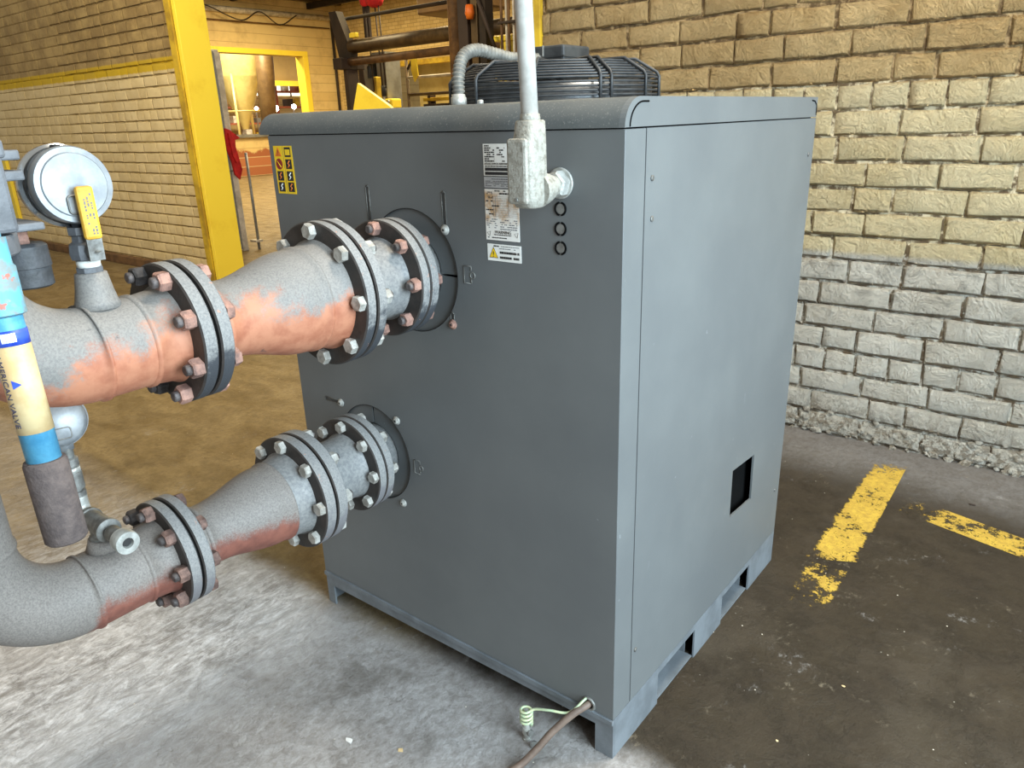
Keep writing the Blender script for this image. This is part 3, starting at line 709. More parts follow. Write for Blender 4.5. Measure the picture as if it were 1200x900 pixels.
for xx in (0.790, 0.796, 0.832): quad('table_rule', xx, xx + 0.0005, 1.326, 1.3685, 'ink_grey', p3, -0.0008, 0.0003)
for zc in (1.3585, 1.3485, 1.340, 1.331): dashes(p3, 0.770, 0.790 if zc != 1.3485 else 0.806, zc, 0.0026, -0.0008, dens=0.85)
for r_ in range(5): dashes(p3, 0.770, 0.800, 1.320 - r_ * 0.0045, 0.0018, -0.0008, 'ink_grey', 0.6); dashes(p3, 0.808, 0.855, 1.319 - r_ * 0.0048, 0.0020, -0.0008, 'ink_grey', 0.75)
link('warning_word', text_mesh('WARNING', 0.0095, TX(0.815, -0.0012, 1.2925), 0.0002), 'ink_black', p3)
dashes(p3, 0.790, 0.838, 1.2870, 0.0020, -0.0008, dens=0.9); dashes(p3, 0.772, 0.826, 1.2805, 0.0022, -0.0008, dens=0.9)
for xx in (0.776, 0.852):
    B().ring((xx, -0.001, 1.2895), (0, 1, 0), 0.0062, 0.0005, 3, 4).obj('warning_triangle', 'ink_black', p3)
p4 = quad('caution_plate', 0.769, 0.863, 1.2295, 1.2665, 'sticker_white', fp)
B().prism([(0.774, -0.0008, 1.236), (0.799, -0.0008, 1.236), (0.7865, -0.0008, 1.260)], (0, -0.0004, 0)).obj('warning_triangle', 'ink_black', p4)
B().prism([(0.7758, -0.0012, 1.2372), (0.7972, -0.0012, 1.2372), (0.7865, -0.0012, 1.2578)], (0, -0.0003, 0)).obj('warning_triangle', 'sticker_yellow', p4)
link('exclamation_mark', text_mesh('!', 0.017, TX(0.7865, -0.0018, 1.2438)), 'ink_black', p4)
dashes(p4, 0.787, 0.802, 1.2622, 0.0026, -0.0008, dens=1.0); dashes(p4, 0.808, 0.858, 1.2622, 0.0014, -0.0008, 'ink_grey', 0.9); dashes(p4, 0.803, 0.848, 1.2572, 0.0016, -0.0008, 'ink_grey', 0.9)
for zc in (1.2488, 1.2380): dashes(p4, 0.804, 0.858, zc, 0.0050, -0.0008, 'ink_black', 0.95, 0.0022)

# fan on top
FX, FY = 0.556, 0.565
B().lathe((FX, FY, HT), (0, 0, 1), [(0, 0.268), (0.052, 0.268), (0.052, 0.262), (0.0, 0.262)], 64, cap=False).obj('fan_shroud', 'fan_shroud', mc)
fg = []
for k in range(6): fg.append((0.285, HT + 0.007 + k * 0.0105))
for k in range(6): fg.append((0.280 - k * 0.0115, HT + 0.0665 + k * 0.0068))
for R in (0.205, 0.185, 0.165, 0.145, 0.125, 0.105): fg.append((R, HT + 0.101))
for R, z in fg: B().ring((FX, FY, z), (0, 0, 1), R, 0.0030, 72, 6).obj('guard_ring', 'black_wire', mc)
for a in (-137, -131, -98, -65, -32, -26, 18, 55, 92, 128, 165, -168, -1.5):
    c, s_ = math.cos(math.radians(a)), math.sin(math.radians(a))
    P = lambda R, z: (FX + R * c, FY + R * s_, z)
    B().tube([P(0.2905, HT + 0.001), P(0.2905, HT + 0.062), P(0.284, HT + 0.072), P(0.226, HT + 0.107), P(0.10, HT + 0.107)], 0.0042, 8).obj('guard_rib', 'black_wire', mc)
mo = B().box((FX - 0.075, FY - 0.065, HT + 0.02), (FX + 0.075, FY + 0.065, HT + 0.148), 0.006).obj('fan_motor_box', 'dark_metal', mc)
B().box((FX + 0.008, FY - 0.0665, HT + 0.11), (FX + 0.012, FY - 0.0645, HT + 0.149)).obj('box_seam', 'galv', mo)
B().box((FX - 0.079, FY - 0.069, HT + 0.118), (FX + 0.079, FY + 0.069, HT + 0.1215)).obj('box_lip', 'dark_metal', mo)
for k in range(5):
    a = k * 2 * PI / 5; c, s_ = math.cos(a), math.sin(a)
    b = B(); u = Vector((c, s_, 0)); v = Vector((-s_, c, 0)); o_ = Vector((FX, FY, HT + 0.03))
    b.prism([o_ + u * 0.07 - v * 0.03, o_ + u * 0.24 - v * 0.06, o_ + u * 0.25 + v * 0.05 + Vector((0, 0, 0.03)), o_ + u * 0.07 + v * 0.03 + Vector((0, 0, 0.03))], (0, 0, 0.002))
    b.obj('fan_blade', 'dark_metal', mc)
# corrugated cable conduit to the fan motor
path = spline([(0.475, 0.255, HT + 0.022), (0.472, 0.262, HT + 0.075), (0.470, 0.285, HT + 0.120), (0.480, 0.325, HT + 0.136), (0.495, 0.38, HT + 0.128), (0.512, 0.43, HT + 0.118), (0.530, 0.47, HT + 0.118), (0.548, 0.505, HT + 0.115)], 16)
L = 0; pts, rad = [], []
for i, p in enumerate(path):
    pts.append(p); rad.append(0.0165 if i % 3 else 0.0125)
B().tube(pts, rad, 14).obj('flexible_conduit', 'flex_grey', mc)
B().lathe((0.475, 0.255, HT), (0, 0, 1), [(0, 0.020), (0.022, 0.020), (0.024, 0.017), (0.03, 0.017)], 16).obj('conduit_connector', 'galv', mc)
B().lathe((0.560, 0.24, HT), (0, 0, 1), [(0, 0.008), (0.012, 0.008), (0.014, 0.005)], 12).obj('hood_screw', 'galv', mc)
# cable grommet in the front panel
B().ring((1.041, -0.001, 0.137), (0, 1, 0), 0.0165, 0.004, 24, 8).obj('cable_grommet', 'galv_dark', fp)

# ------------------------------------------------------------------ pipe runs
def hexhead(p, d, r, h, mat, parent, name, ang, stud=None):
    """hex head or nut at p, pointing along d"""
    p = Vector(p); d = Vector(d).normalized(); q = B()
    u = Vector((math.cos(ang), 0, math.sin(ang))); v = d.cross(u)
    rings = []
    for dd, rr_ in ((0, 1.0), (0.82, 1.0), (1.0, 0.86)):
        rings.append([q.bm.verts.new(p + d * h * dd + (u * math.cos(i * PI / 3) + v * math.sin(i * PI / 3)) * r * rr_) for i in range(6)])
    for k in (0, 1):
        for i in range(6): q.bm.faces.new((rings[k][i], rings[k][(i + 1) % 6], rings[k + 1][(i + 1) % 6], rings[k + 1][i]))
    q.bm.faces.new(rings[0][::-1]); q.bm.faces.new(rings[2])
    o = q.obj(name, mat, parent)
    if stud: B().lathe(p + d * (h - 0.002), d, [(0, r * 0.56), (stud, r * 0.56), (stud + 0.002, r * 0.40)], 14).obj('stud_end', 'stud', o)
    return o
def flange_pair(root, AX, AZ, yf, yb, R, rin, bc, a0, front, br, rim, fm, bm_, rnd, gap=0.005, dark=()):
    th = (yb - yf - gap) / 2
    for y0 in (yf, yb - th):
        c = (AX(y0), y0, AZ(y0)); ch = 0.003
        B().lathe(c, (0, 1, 0), [(0, rin), (0, R - ch), (ch, R), (th - ch, R), (th, R - ch), (th, rin), (0, rin)], 64, cap=False, mi=[0, 0, 1, 1, 0, 0]).obj('flange', ['flange_black', rim], root, 35)
    ym = (yf + yb) / 2
    B().lathe((AX(ym), ym - gap / 2, AZ(ym)), (0, 1, 0), [(0, rin), (0, R - 0.012), (gap, R - 0.012), (gap, rin)], 48, cap=False).obj('gasket', 'rubber_black', root)
    for k in range(8):
        a = a0 + k * PI / 4; ca, sa = math.cos(a) * bc, math.sin(a) * bc
        pf = (AX(yf) + ca, yf, AZ(yf) + sa); pb = (AX(yb) + ca, yb, AZ(yb) + sa)
        ra = rnd.uniform(0, 1)
        m1 = fm[1] if k in dark else fm[0]
        if front == 'nut':
            hexhead(pf, (0, -1, 0), br, br * 1.15, m1, root, 'nut', ra, br * 0.55); hexhead(pb, (0, 1, 0), br, br * 0.9, bm_, root, 'bolt_head', ra)
        else:
            hexhead(pf, (0, -1, 0), br, br * 0.85, m1, root, 'bolt_head', ra); hexhead(pb, (0, 1, 0), br, br * 1.1, bm_, root, 'nut', ra, br * 0.45)
def run(root, AX, AZ, F, R, pm, rim, neckR, bigR, smR, pR, a0C, yel, rise_top, rnd, mats):
    yAf, yAb, yBf, yBb, yCf, yCb = F
    ax = lambda y: Vector((AX(y), y, AZ(y)))
    def body(name, prof, mat, n=56):                                   # prof: (y, r) from far to near
        b = B(); rings = []
        for y, r in prof:
            c = ax(y); rings.append([b.bm.verts.new(c + Vector((math.cos(2 * PI * i / n) * r, 0, math.sin(2 * PI * i / n) * r))) for i in range(n)])
        for k in range(len(rings) - 1):
            for i in range(n):
                f = b.bm.faces.new((rings[k][i], rings[k][(i + 1) % n], rings[k + 1][(i + 1) % n], rings[k + 1][i])); f.smooth = True
        return b.obj(name, mat, root)
    flange_pair(root, AX, AZ, yAf, yAb, R[0], neckR - 0.012, R[0] - 0.018, 0.0, mats['A'], 0.0165, rim, mats['Am'], mats['Ab'], rnd, 0.002)
    flange_pair(root, AX, AZ, yBf, yBb, R[1], neckR - 0.012, R[1] - 0.019, 0.0, 'head', 0.0175, rim, ('bolt_galv', 'galv_dark'), 'bolt_galv', rnd, 0.005)
    flange_pair(root, AX, AZ, yCf, yCb, R[2], smR - 0.02, R[2] - 0.017, a0C, 'nut', 0.0180, rim, mats['Cm'], mats['Cb'], rnd, 0.006, mats['dark'])
    body('inlet_stub', [(0.16, neckR - 0.004), (yAb + 0.005, neckR - 0.004), (yAb, neckR + 0.006)], 'neck_grey')
    body('spool', [(yAf, neckR + 0.006), (yAf - 0.006, neckR + 0.003), (yAf - 0.02, neckR), (yBb + 0.006, neckR), (yBb, neckR + 0.004)], 'neck_grey')
    # hub, weld bead, reducer
    body('weld_hub', [(yBf, bigR + 0.012), (yBf - 0.012, bigR + 0.006), (yBf - 0.045, bigR)], 'neck_grey' if pm == 'pipe_lower' else pm)
    y1, y2 = yBf - 0.048, yCb + 0.028
    prof = [(yBf - 0.045, bigR), (yBf - 0.047, bigR + 0.004), (yBf - 0.054, bigR + 0.004), (yBf - 0.057, bigR)]
    N = 18
    for i in range(N + 1):
        q = i / N; s_ = q * q * (3 - 2 * q); y = (yBf - 0.075) + (y2 + 0.03 - (yBf - 0.075)) * q
        prof.append((y, bigR + (smR - bigR) * s_))
    prof += [(y2 + 0.008, smR), (y2 + 0.006, smR + 0.004), (y2 - 0.002, smR + 0.004), (y2 - 0.004, smR)]
    body('reducer', prof, pm)
    body('weld_hub', [(y2 - 0.004, smR), (yCb + 0.014, smR + 0.003), (yCb, smR + 0.012)], pm)
    # near-side pipe and elbow
    yw = yCf - 0.048; r0 = pR
    body('weld_hub', [(yCf, r0 + 0.010), (yCf - 0.012, r0 + 0.004), (yw, r0), (yw - 0.002, r0 + 0.0035), (yw - 0.008, r0 + 0.0035), (yw - 0.011, r0)], pm)
    rb = 0.172; ye = yel; b = B()
    pts = [ax(yw - 0.010), ax((yw + ye) / 2), ax(ye + 0.003)]
    b.tube(pts, r0, 48, cap=False); b.obj('pipe_stub', pm, root)
    b = B(); rr_ = []; pts = []
    for i, (o_, e) in enumerate(((0.004, 0.0), (0.003, 0.0035), (-0.003, 0.0035), (-0.004, 0.0))): pts.append(ax(ye + o_)); rr_.append(r0 + e)
    for i in range(1, 21):
        a = i / 20 * PI / 2; c0 = ax(ye)
        pts.append(c0 + Vector((0, -math.sin(a) * rb - 0.004, (1 - math.cos(a)) * rb))); rr_.append(r0)
    b.tube(pts, rr_, 48, cap=False); b.obj('elbow', pm, root)
    e = pts[-1]; b = B()
    zs = [e.z, e.z + 0.002, e.z + 0.008, e.z + 0.012, e.z + 0.06, rise_top]
    b.tube([(e.x, e.y, z) for z in zs], [r0, r0 + 0.0035, r0 + 0.0035, r0, r0, r0], 48, cap=True); b.obj('riser', pm, root)
    return e

rnd = random.Random(17)
upr = thing('flanged_pipe', (0.5225, -0.6, 1.05), 'upper flanged pipe run with grey and orange primer paint leading into the dryer cabinet', 'pipe', 'flanged pipe runs into the dryer')
eU = run(upr, UX, UZ, (-0.102, -0.046, -0.283, -0.226, -0.630, -0.571), (0.137, 0.157, 0.130), 'pipe_upper', 'rim_upper', 0.092, 0.108, 0.076, 0.081, PI / 8, -0.765, 1.36, rnd,
         dict(A='nut', Am=('nut_rust', 'nut_rust'), Ab='nut_rust', Cm=('nut_rust', 'nut_black'), Cb='nut_rust', dark=(2, 3, 5)))
lwr = thing('flanged_pipe', (0.3148, -0.6, 0.5), 'lower flanged pipe run with grey paint and dark red rust leading into the dryer cabinet', 'pipe', 'flanged pipe runs into the dryer')
eL = run(lwr, LX, LZ, (-0.105, -0.049, -0.295, -0.227, -0.638, -0.581), (0.134, 0.151, 0.125), 'pipe_lower', 'rim_lower', 0.088, 0.100, 0.073, 0.079, 0.0, -0.80, 2.4, rnd,
         dict(A='head', Am=('bolt_galv', 'nut_rust'), Ab='bolt_galv', Cm=('nut_rust_dark', 'nut_black'), Cb='nut_rust_dark', dark=(3, 5)))

# ------------------------------------------------------------------ upper gauge with ball valve
gy = -0.735; gx = 0.5254; gz = 1.17 + 0.076
B().lathe((gx, gy, gz), (0, 0, 1), [(0, 0.038), (0.012, 0.033), (0.030, 0.029), (0.058, 0.0245), (0.060, 0.018)], 32).obj('weldolet', 'pipe_upper', upr)
v = thing('ball_valve', (gx, gy, gz + 0.06), 'small dusty ball valve with yellow lever grip under the upper round gauge', 'valve')
z0 = gz + 0.060
bd = B(); bd.lathe((gx, gy, z0), (0, 0, 1), [(0, 0.021), (0.008, 0.021), (0.009, 0.017), (0.020, 0.017), (0.022, 0.024), (0.032, 0.026), (0.046, 0.024), (0.050, 0.018), (0.060, 0.017), (0.062, 0.021), (0.074, 0.021)], 8)
bd.obj('valve_body', 'valve_grey', v, 30)
B().lathe((gx, gy, z0 + 0.0085), (0, 0, 1), [(0, 0.0182), (0.011, 0.0182)], 20).obj('thread_tape', 'sticker_white', v)
B().lathe((gx + 0.018, gy, z0 + 0.036), (1, 0, 0), [(0, 0.011), (0.020, 0.011), (0.022, 0.009)], 12).obj('valve_stem', 'galv_dark', v)
hexhead((gx + 0.040, gy, z0 + 0.036), (1, 0, 0), 0.0115, 0.009, 'galv', v, 'stem_nut', 0.3)
hp = [(gx + 0.036, gy - 0.012, z0 + 0.022), (gx + 0.036, gy + 0.012, z0 + 0.022), (gx + 0.038, gy + 0.012, z0 + 0.066), (gx + 0.038, gy - 0.012, z0 + 0.066)]
B().prism(hp, (0.004, 0, 0)).obj('lever', 'galv_dark', v)
hg = B().box((gx + 0.034, gy - 0.0135, z0 + 0.056), (gx + 0.047, gy + 0.0135, z0 + 0.139), 0.005).obj('lever_grip', 'yellow_handle', v)
MXg = Matrix.Translation((gx + 0.0476, gy + 0.002, z0 + 0.098)) @ Matrix.Rotation(PI / 2, 4, 'Z') @ Matrix.Rotation(PI / 2, 4, 'X') @ Matrix.Rotation(-PI / 2, 4, 'Z')
rnd = random.Random(8); b = B()
for r_ in range(3):
    zz = z0 + 0.128
    while zz > z0 + 0.066:
        L = rnd.uniform(0.002, 0.005)
        if rnd.random() < 0.6: b.box((gx + 0.0468, gy - 0.006 + r_ * 0.005, zz - L), (gx + 0.0476, gy - 0.0035 + r_ * 0.005, zz))
        zz -= L + 0.0015
b.obj('grip_print', 'ink_grey', hg)
g = thing('pressure_gauge', (gx, gy, z0 + 0.075), 'round steel dial gauge seen from behind above the yellow valve lever', 'gauge')
gd = Vector((1.0, 0.0, 0.06)).normalized()                          # direction the back of the case faces
gc = Vector((gx - 0.002, gy - 0.002, 1.445))
B().lathe((gx, gy, z0 + 0.070), (0, 0, 1), [(0, 0.014), (0.03, 0.014)], 6).obj('stem', 'cap_dark', g)
B().lathe(gc - gd * 0.026, gd, [(0.006, 0.054), (0.012, 0.059), (0.040, 0.0605), (0.047, 0.058), (0.0475, 0.050), (0.050, 0.048), (0.0505, 0.0)], 56, cap=False).obj('case', 'gauge_white', g, 40)
B().lathe(gc - gd * 0.034, gd, [(0.016, 0.0600), (0.013, 0.0655), (0.004, 0.0655), (0.0, 0.062), (0.0, 0.056), (0.005, 0.055)], 56, cap=False).obj('bezel', 'chrome', g, 40)
B().lathe(gc - gd * 0.030, gd, [(0, 0.056), (0.002, 0.056)], 48).obj('dial', 'gauge_face', g)
B().lathe(gc - gd * 0.012, gd, [(0, 0.0612), (0.010, 0.0612)], 56, cap=False).obj('case_band', 'cap_dark', g)
u = gd.cross(Vector((0, 0, 1))).normalized() * -1; vv = u.cross(gd) * -1
if vv.z < 0: vv = -vv
cc = gc + gd * 0.0255 + vv * -0.030
rect = []
for sx, sy, a0 in ((1, 1, 0), (-1, 1, PI / 2), (-1, -1, PI), (1, -1, 1.5 * PI)):
    for i in range(5):
        a = a0 + i * PI / 8; rect.append(cc + u * (sx * 0.012 + math.cos(a) * 0.006) + vv * (sy * 0.008 + math.sin(a) * 0.006))
B().tube(rect, 0.0018, 6, closed=True).obj('blowout_plug', 'galv_dark', g)
B().lathe(gc - gd * 0.016 + vv * 0.0595, vv, [(0, 0.008), (0.004, 0.007)], 12).obj('fill_plug', 'rubber_black', g)

# ------------------------------------------------------------------ lower gauge, tee and hose coupling
ly = -0.745; lx = LX(ly)
B().lathe((lx, ly, 0.629 + 0.080), (0, 0, 1), [(0, 0.036), (0.012, 0.031), (0.024, 0.027)], 28).obj('weldolet', 'pipe_lower', lwr)
te = thing('tee_fitting', (lx, ly, 0.733), 'galvanised tee fitting with a round quick coupling on the lower pipe', 'fitting')
tz = 0.762
tb = B(); tb.lathe((lx, ly, 0.728), (0, 0, 1), [(0, 0.024), (0.010, 0.024), (0.012, 0.020), (0.034, 0.020)], 24)
tb.lathe((lx - 0.048, ly, tz), (1, 0, 0), [(0, 0.020), (0.002, 0.024), (0.012, 0.024), (0.014, 0.0215), (0.078, 0.0215), (0.080, 0.025), (0.092, 0.025), (0.094, 0.022)], 24)
tb.obj('tee_body', 'galv_dark', te, 40)
hexhead((lx + 0.046, ly, tz), (1, 0, 0), 0.0225, 0.012, 'galv', te, 'hex_bushing', 0.2)
B().lathe((lx + 0.058, ly, tz), (1, 0, 0), [(0, 0.0165), (0.036, 0.0165)], 20).obj('nipple', 'galv_dark', te)
cp = B().lathe((lx + 0.094, ly, tz), (1, 0, 0), [(0, 0.017), (0.004, 0.0235), (0.026, 0.0245), (0.031, 0.023), (0.0312, 0.011), (0.02, 0.010), (0.0195, 0.0)], 28, cap=False).obj('coupling', 'galv', te, 40)
B().lathe((lx + 0.108, ly, tz), (1, 0, 0), [(0, 0.0105), (0.012, 0.0085)], 16).obj('coupling_bore', 'rubber_black', cp)
elb = spline([(lx - 0.046, ly, tz), (lx - 0.062, ly, tz + 0.002), (lx - 0.074, ly, tz + 0.016), (lx - 0.077, ly, tz + 0.045)], 6)
B().tube(elb, 0.0165, 18).obj('street_elbow', 'galv', te)
g2 = thing('pressure_gauge', (lx - 0.077, ly, tz + 0.045), 'round steel dial gauge seen from behind beside the brown foam sleeve', 'gauge')
b = B(); x2 = lx - 0.077
b.lathe((x2, ly, tz + 0.043), (0, 0, 1), [(0, 0.017), (0.012, 0.017), (0.013, 0.012), (0.018, 0.012), (0.019, 0.018), (0.056, 0.018), (0.058, 0.013), (0.068, 0.013), (0.070, 0.017), (0.086, 0.017), (0.09, 0.012), (0.11, 0.012)], 20)
b.obj('stem', 'galv_dark', g2, 40)
B().lathe((x2, ly, tz + 0.098), (0, 0, 1), [(0, 0.0185), (0.012, 0.0185)], 6).obj('hex_flat', 'galv', g2)
gc = Vector((x2 + 0.004, ly - 0.004, tz + 0.215)); gd = Vector((0.93, -0.25, 0.25)).normalized()
B().lathe(gc - gd * 0.030, gd, [(0, 0.052), (0.002, 0.0565), (0.010, 0.0565), (0.012, 0.051), (0.040, 0.052), (0.046, 0.050), (0.050, 0.044), (0.051, 0)], 48, cap=False).obj('case', 'gauge_white', g2, 40)
B().lathe(gc - gd * 0.030, gd, [(0, 0.052), (0.002, 0.0)], 48, cap=False).obj('dial', 'gauge_face', g2)
u = gd.cross(Vector((0, 0, 1))).normalized() * -1; vv = gd.cross(u)
if vv.z < 0: vv = -vv
cc = gc + gd * 0.0195 + vv * -0.026; rect = []
for sx, sy, a0 in ((1, 1, 0), (-1, 1, PI / 2), (-1, -1, PI), (1, -1, 1.5 * PI)):
    for i in range(5):
        a = a0 + i * PI / 8; rect.append(cc + u * (sx * 0.012 + math.cos(a) * 0.005) + vv * (sy * 0.006 + math.sin(a) * 0.005))
B().tube(rect, 0.0018, 6, closed=True).obj('blowout_plug', 'galv_dark', g2)
B().lathe((x2, ly, tz + 0.150), (0, 0, 1), [(0, 0.016), (0.03, 0.018)], 4).obj('socket', 'gauge_white', g2)

# ------------------------------------------------------------------ lever with label and foam grip, valve on the riser
lb = Vector((0.763, -0.939, 0.987)); lt = Vector((0.731, -0.935, 1.348)); ldir = (lt - lb).normalized()
lv = thing('valve_lever', lb, 'blue valve lever with beige printed label and brown foam grip hanging by the pipes', 'lever')
P = lambda s_: lb + ldir * s_
rl = 0.0215
lv_len = (lt - lb).length
b = B().lathe(P(-0.006), ldir, [(0, 0.024), (0.004, 0.0275), (0.118, 0.0275), (0.123, 0.0255), (0.1235, rl)], 36, cap=True); b.obj('foam_grip', 'foam_brown', lv, 50)
B().lathe(P(0.11), ldir, [(0, rl), (0.33, rl)], 32).obj('tube', 'lever_blue', lv)
lab = B().lathe(P(0.159), ldir, [(0, rl + 0.0006), (0.120, rl + 0.0006)], 40).obj('label_wrap', 'label_beige', lv)
B().lathe(P(0.279), ldir, [(0, rl + 0.0008), (0.020, rl + 0.0008)], 40).obj('label_band', 'label_blue', lv)
B().lathe(P(0.316), ldir, [(0, 0.022), (0.003, 0.0275), (0.062, 0.0285), (0.066, 0.026), (0.10, 0.026)], 36).obj('collar', 'collar_blue', lv, 40)
B().lathe(P(0.40), ldir, [(0, 0.018), (0.12, 0.018)], 24).obj('shaft', 'valve_grey', lv)
# print wrapped on the label: letters run down the tube
toC = (Vector((1.839, -1.257, 1.52)) - P(0.22)); toC = (toC - ldir * toC.dot(ldir)).normalized(); side = ldir.cross(toC).normalized()
def wrap_text(body, size, s0, ang0, mat, parent, name):
    me = text_mesh(body, size, Matrix.Identity(4), 0.0002, 'LEFT')
    for v_ in me.vertices:
        x, y, z = v_.co; a = ang0 + y / rl; rad_ = rl + 0.0011 + z
        v_.co = P(s0 - x) + (toC * math.cos(a) + side * math.sin(a)) * rad_
    return link(name, me, mat, parent)
wrap_text('AMERICAN VALVE', 0.0125, 0.270, -0.98, 'ink_navy', lab, 'maker_name')
for k, (s0, a0, a1, m) in enumerate(((0.229, -0.55, -0.05, 'label_blue'),)):
    pts = [P(s0 + 0.006) + (toC * math.cos(a0) + side * math.sin(a0)) * (rl + 0.0009), P(s0 - 0.006) + (toC * math.cos(a0) + side * math.sin(a0)) * (rl + 0.0009), P(s0 - 0.001) + (toC * math.cos(a1) + side * math.sin(a1)) * (rl + 0.0012)]
    B().prism(pts, toC * 0.0004).obj('label_arrow', m, lab)
b = B()
for i in range(6):
    a = -0.40 + i * 0.13
    b.box((-0.0001, -0.0012, -0.006), (0.0004, 0.0012, 0.006), M=Matrix.Translation(P(0.290) + (toC * math.cos(a) + side * math.sin(a)) * (rl + 0.0009)) @ Matrix((toC * math.cos(a) + side * math.sin(a), side * math.cos(a) - toC * math.sin(a), ldir)).transposed().to_4x4())
b.obj('band_print', 'sticker_white', lv)
# butterfly valve body bolted on the upper riser
bx, by = 0.535, -0.965
va = thing('butterfly_valve', (bx, by, 1.355), 'grey lug valve body with dark round caps on the upper pipe riser', 'valve')
B().lathe((bx, by, 1.36), (0, 0, 1), [(0, 0.060), (0, 0.125), (0.003, 0.128), (0.026, 0.128), (0.029, 0.125), (0.029, 0.060)], 48, cap=False).obj('flange', 'valve_grey', va, 35)
B().box((bx - 0.09, by + 0.03, 1.392), (bx + 0.085, by + 0.112, 1.530), 0.006).obj('valve_body', 'valve_grey', va)
B().lathe((bx, by, 1.389), (0, 0, 1), [(0, 0.105), (0.132, 0.105)], 40).obj('valve_ring', 'valve_grey', va)
B().lathe((bx, by, 1.521), (0, 0, 1), [(0, 0.060), (0, 0.125), (0.003, 0.128), (0.026, 0.128), (0.029, 0.125), (0.029, 0.083), (0.70, 0.083), (0.70, 0.06)], 48, cap=False).obj('flange', 'valve_grey', va, 35)
for z in (1.462, 1.490): B().box((bx + 0.02, by + 0.105, z), (bx + 0.075, by + 0.138, z + 0.014), 0.003).obj('lug', 'valve_grey', va)
hexhead((bx + 0.085, by + 0.075, 1.445), (1, 0, 0), 0.012, 0.008, 'galv', va, 'bolt_head', 0.2)
for a in (40, 75):
    ca, sa = math.cos(math.radians(a)) * 0.118, math.sin(math.radians(a)) * 0.118
b = B().lathe((bx - 0.02, by + 0.142, 1.296), (0, 0, 1), [(0, 0.030), (0.003, 0.034), (0.031, 0.034), (0.032, 0.036), (0.064, 0.035), (0.068, 0.030)], 32); b.obj('end_cap', 'cap_dark', va, 40)
B().lathe((bx - 0.02, by + 0.138, 1.364), (0, 0, 1), [(0, 0.018), (0.022, 0.018)], 6).obj('cap_nut', 'nut_rust', va)
B().box((bx - 0.07, by + 0.09, 1.386), (bx + 0.03, by + 0.165, 1.398), 0.003).obj('bracket', 'valve_grey', va)
B().box((bx - 0.02, by - 0.02, 1.498), (lt.x + 0.06, by + 0.06, 1.520), 0.004).obj('lever_bracket', 'valve_grey', va)

# ------------------------------------------------------------------ electrical conduit on the front
cx_, cy_, czc = 0.967, -0.092, 1.400
cd = thing('electrical_conduit', (cx_, 0, 1.36), 'pale galvanised conduit dropping into an angled cast box on the cabinet front', 'conduit')
B().tube([(cx_ - 0.004, cy_, 1.512), (cx_ - 0.054, cy_, 2.6)], 0.0162, 24).obj('conduit_tube', 'conduit_white', cd)
B().lathe((cx_ - 0.004, cy_, 1.516), (0, 0, 1), [(0, 0.0195), (0.010, 0.0190), (0.016, 0.0178)], 24).obj('thread_collar', 'cast_conduit', cd)
# cast L body: vertical trough + rear hub
b = B()
sec = lambda z, hw, y0, y1: [(cx_ - 0.004 - hw, y0, z), (cx_ - 0.004 + hw, y0, z), (cx_ - 0.004 + hw, y1, z), (cx_ - 0.004 - hw, y1, z)]
def loft(b, secs, n=20):
    rings = []
    for z, hx_, hy_, yc, p in secs:
        ring = []
        for i in range(n):
            a = 2 * PI * i / n; ca, sa = math.cos(a), math.sin(a)
            ring.append(b.bm.verts.new((cx_ - 0.004 + math.copysign(abs(ca) ** p, ca) * hx_, yc + math.copysign(abs(sa) ** p, sa) * hy_, z)))
        rings.append(ring)
    for k in range(len(rings) - 1):
        for i in range(n):
            f = b.bm.faces.new((rings[k][i], rings[k][(i + 1) % n], rings[k + 1][(i + 1) % n], rings[k + 1][i])); f.smooth = True
    b.bm.faces.new(rings[0][::-1]); b.bm.faces.new(rings[-1])
loft(b, [(1.362, 0.018, 0.020, -0.094, 0.6), (1.366, 0.0235, 0.027, -0.096, 0.5), (1.384, 0.0255, 0.031, -0.098, 0.42), (1.482, 0.0250, 0.030, -0.098, 0.42), (1.492, 0.0245, 0.027, -0.094, 0.5), (1.518, 0.0240, 0.0245, -0.092, 0.6), (1.521, 0.022, 0.022, -0.092, 0.7)])
bo = b.obj('conduit_body', 'cast_conduit', cd)
b = B().lathe((cx_, -0.085, czc - 0.006), (0, 1, 0.06), [(0, 0.033), (0.018, 0.032), (0.034, 0.028), (0.048, 0.022), (0.060, 0.020)], 28); b.obj('conduit_hub', 'cast_conduit', cd, 40)
b = B(); b.box((cx_ - 0.027, -0.139, 1.372), (cx_ + 0.019, -0.127, 1.490), 0.006); b.obj('conduit_cover', 'cast_conduit', cd)
B().lathe((cx_ - 0.004, -0.139, 1.381), (0, -1, 0), [(0, 0.004), (0.002, 0.003)], 10).obj('cover_screw', 'galv_dark', cd)
hexhead((cx_, -0.004, czc - 0.001), (0, -1, 0), 0.0275, 0.024, 'galv', cd, 'hex_locknut', 0.25)
B().lathe((cx_, 0.0, czc), (0, -1, 0), [(0, 0.030), (0.003, 0.031), (0.005, 0.029)], 32).obj('sealing_washer', 'galv', cd)

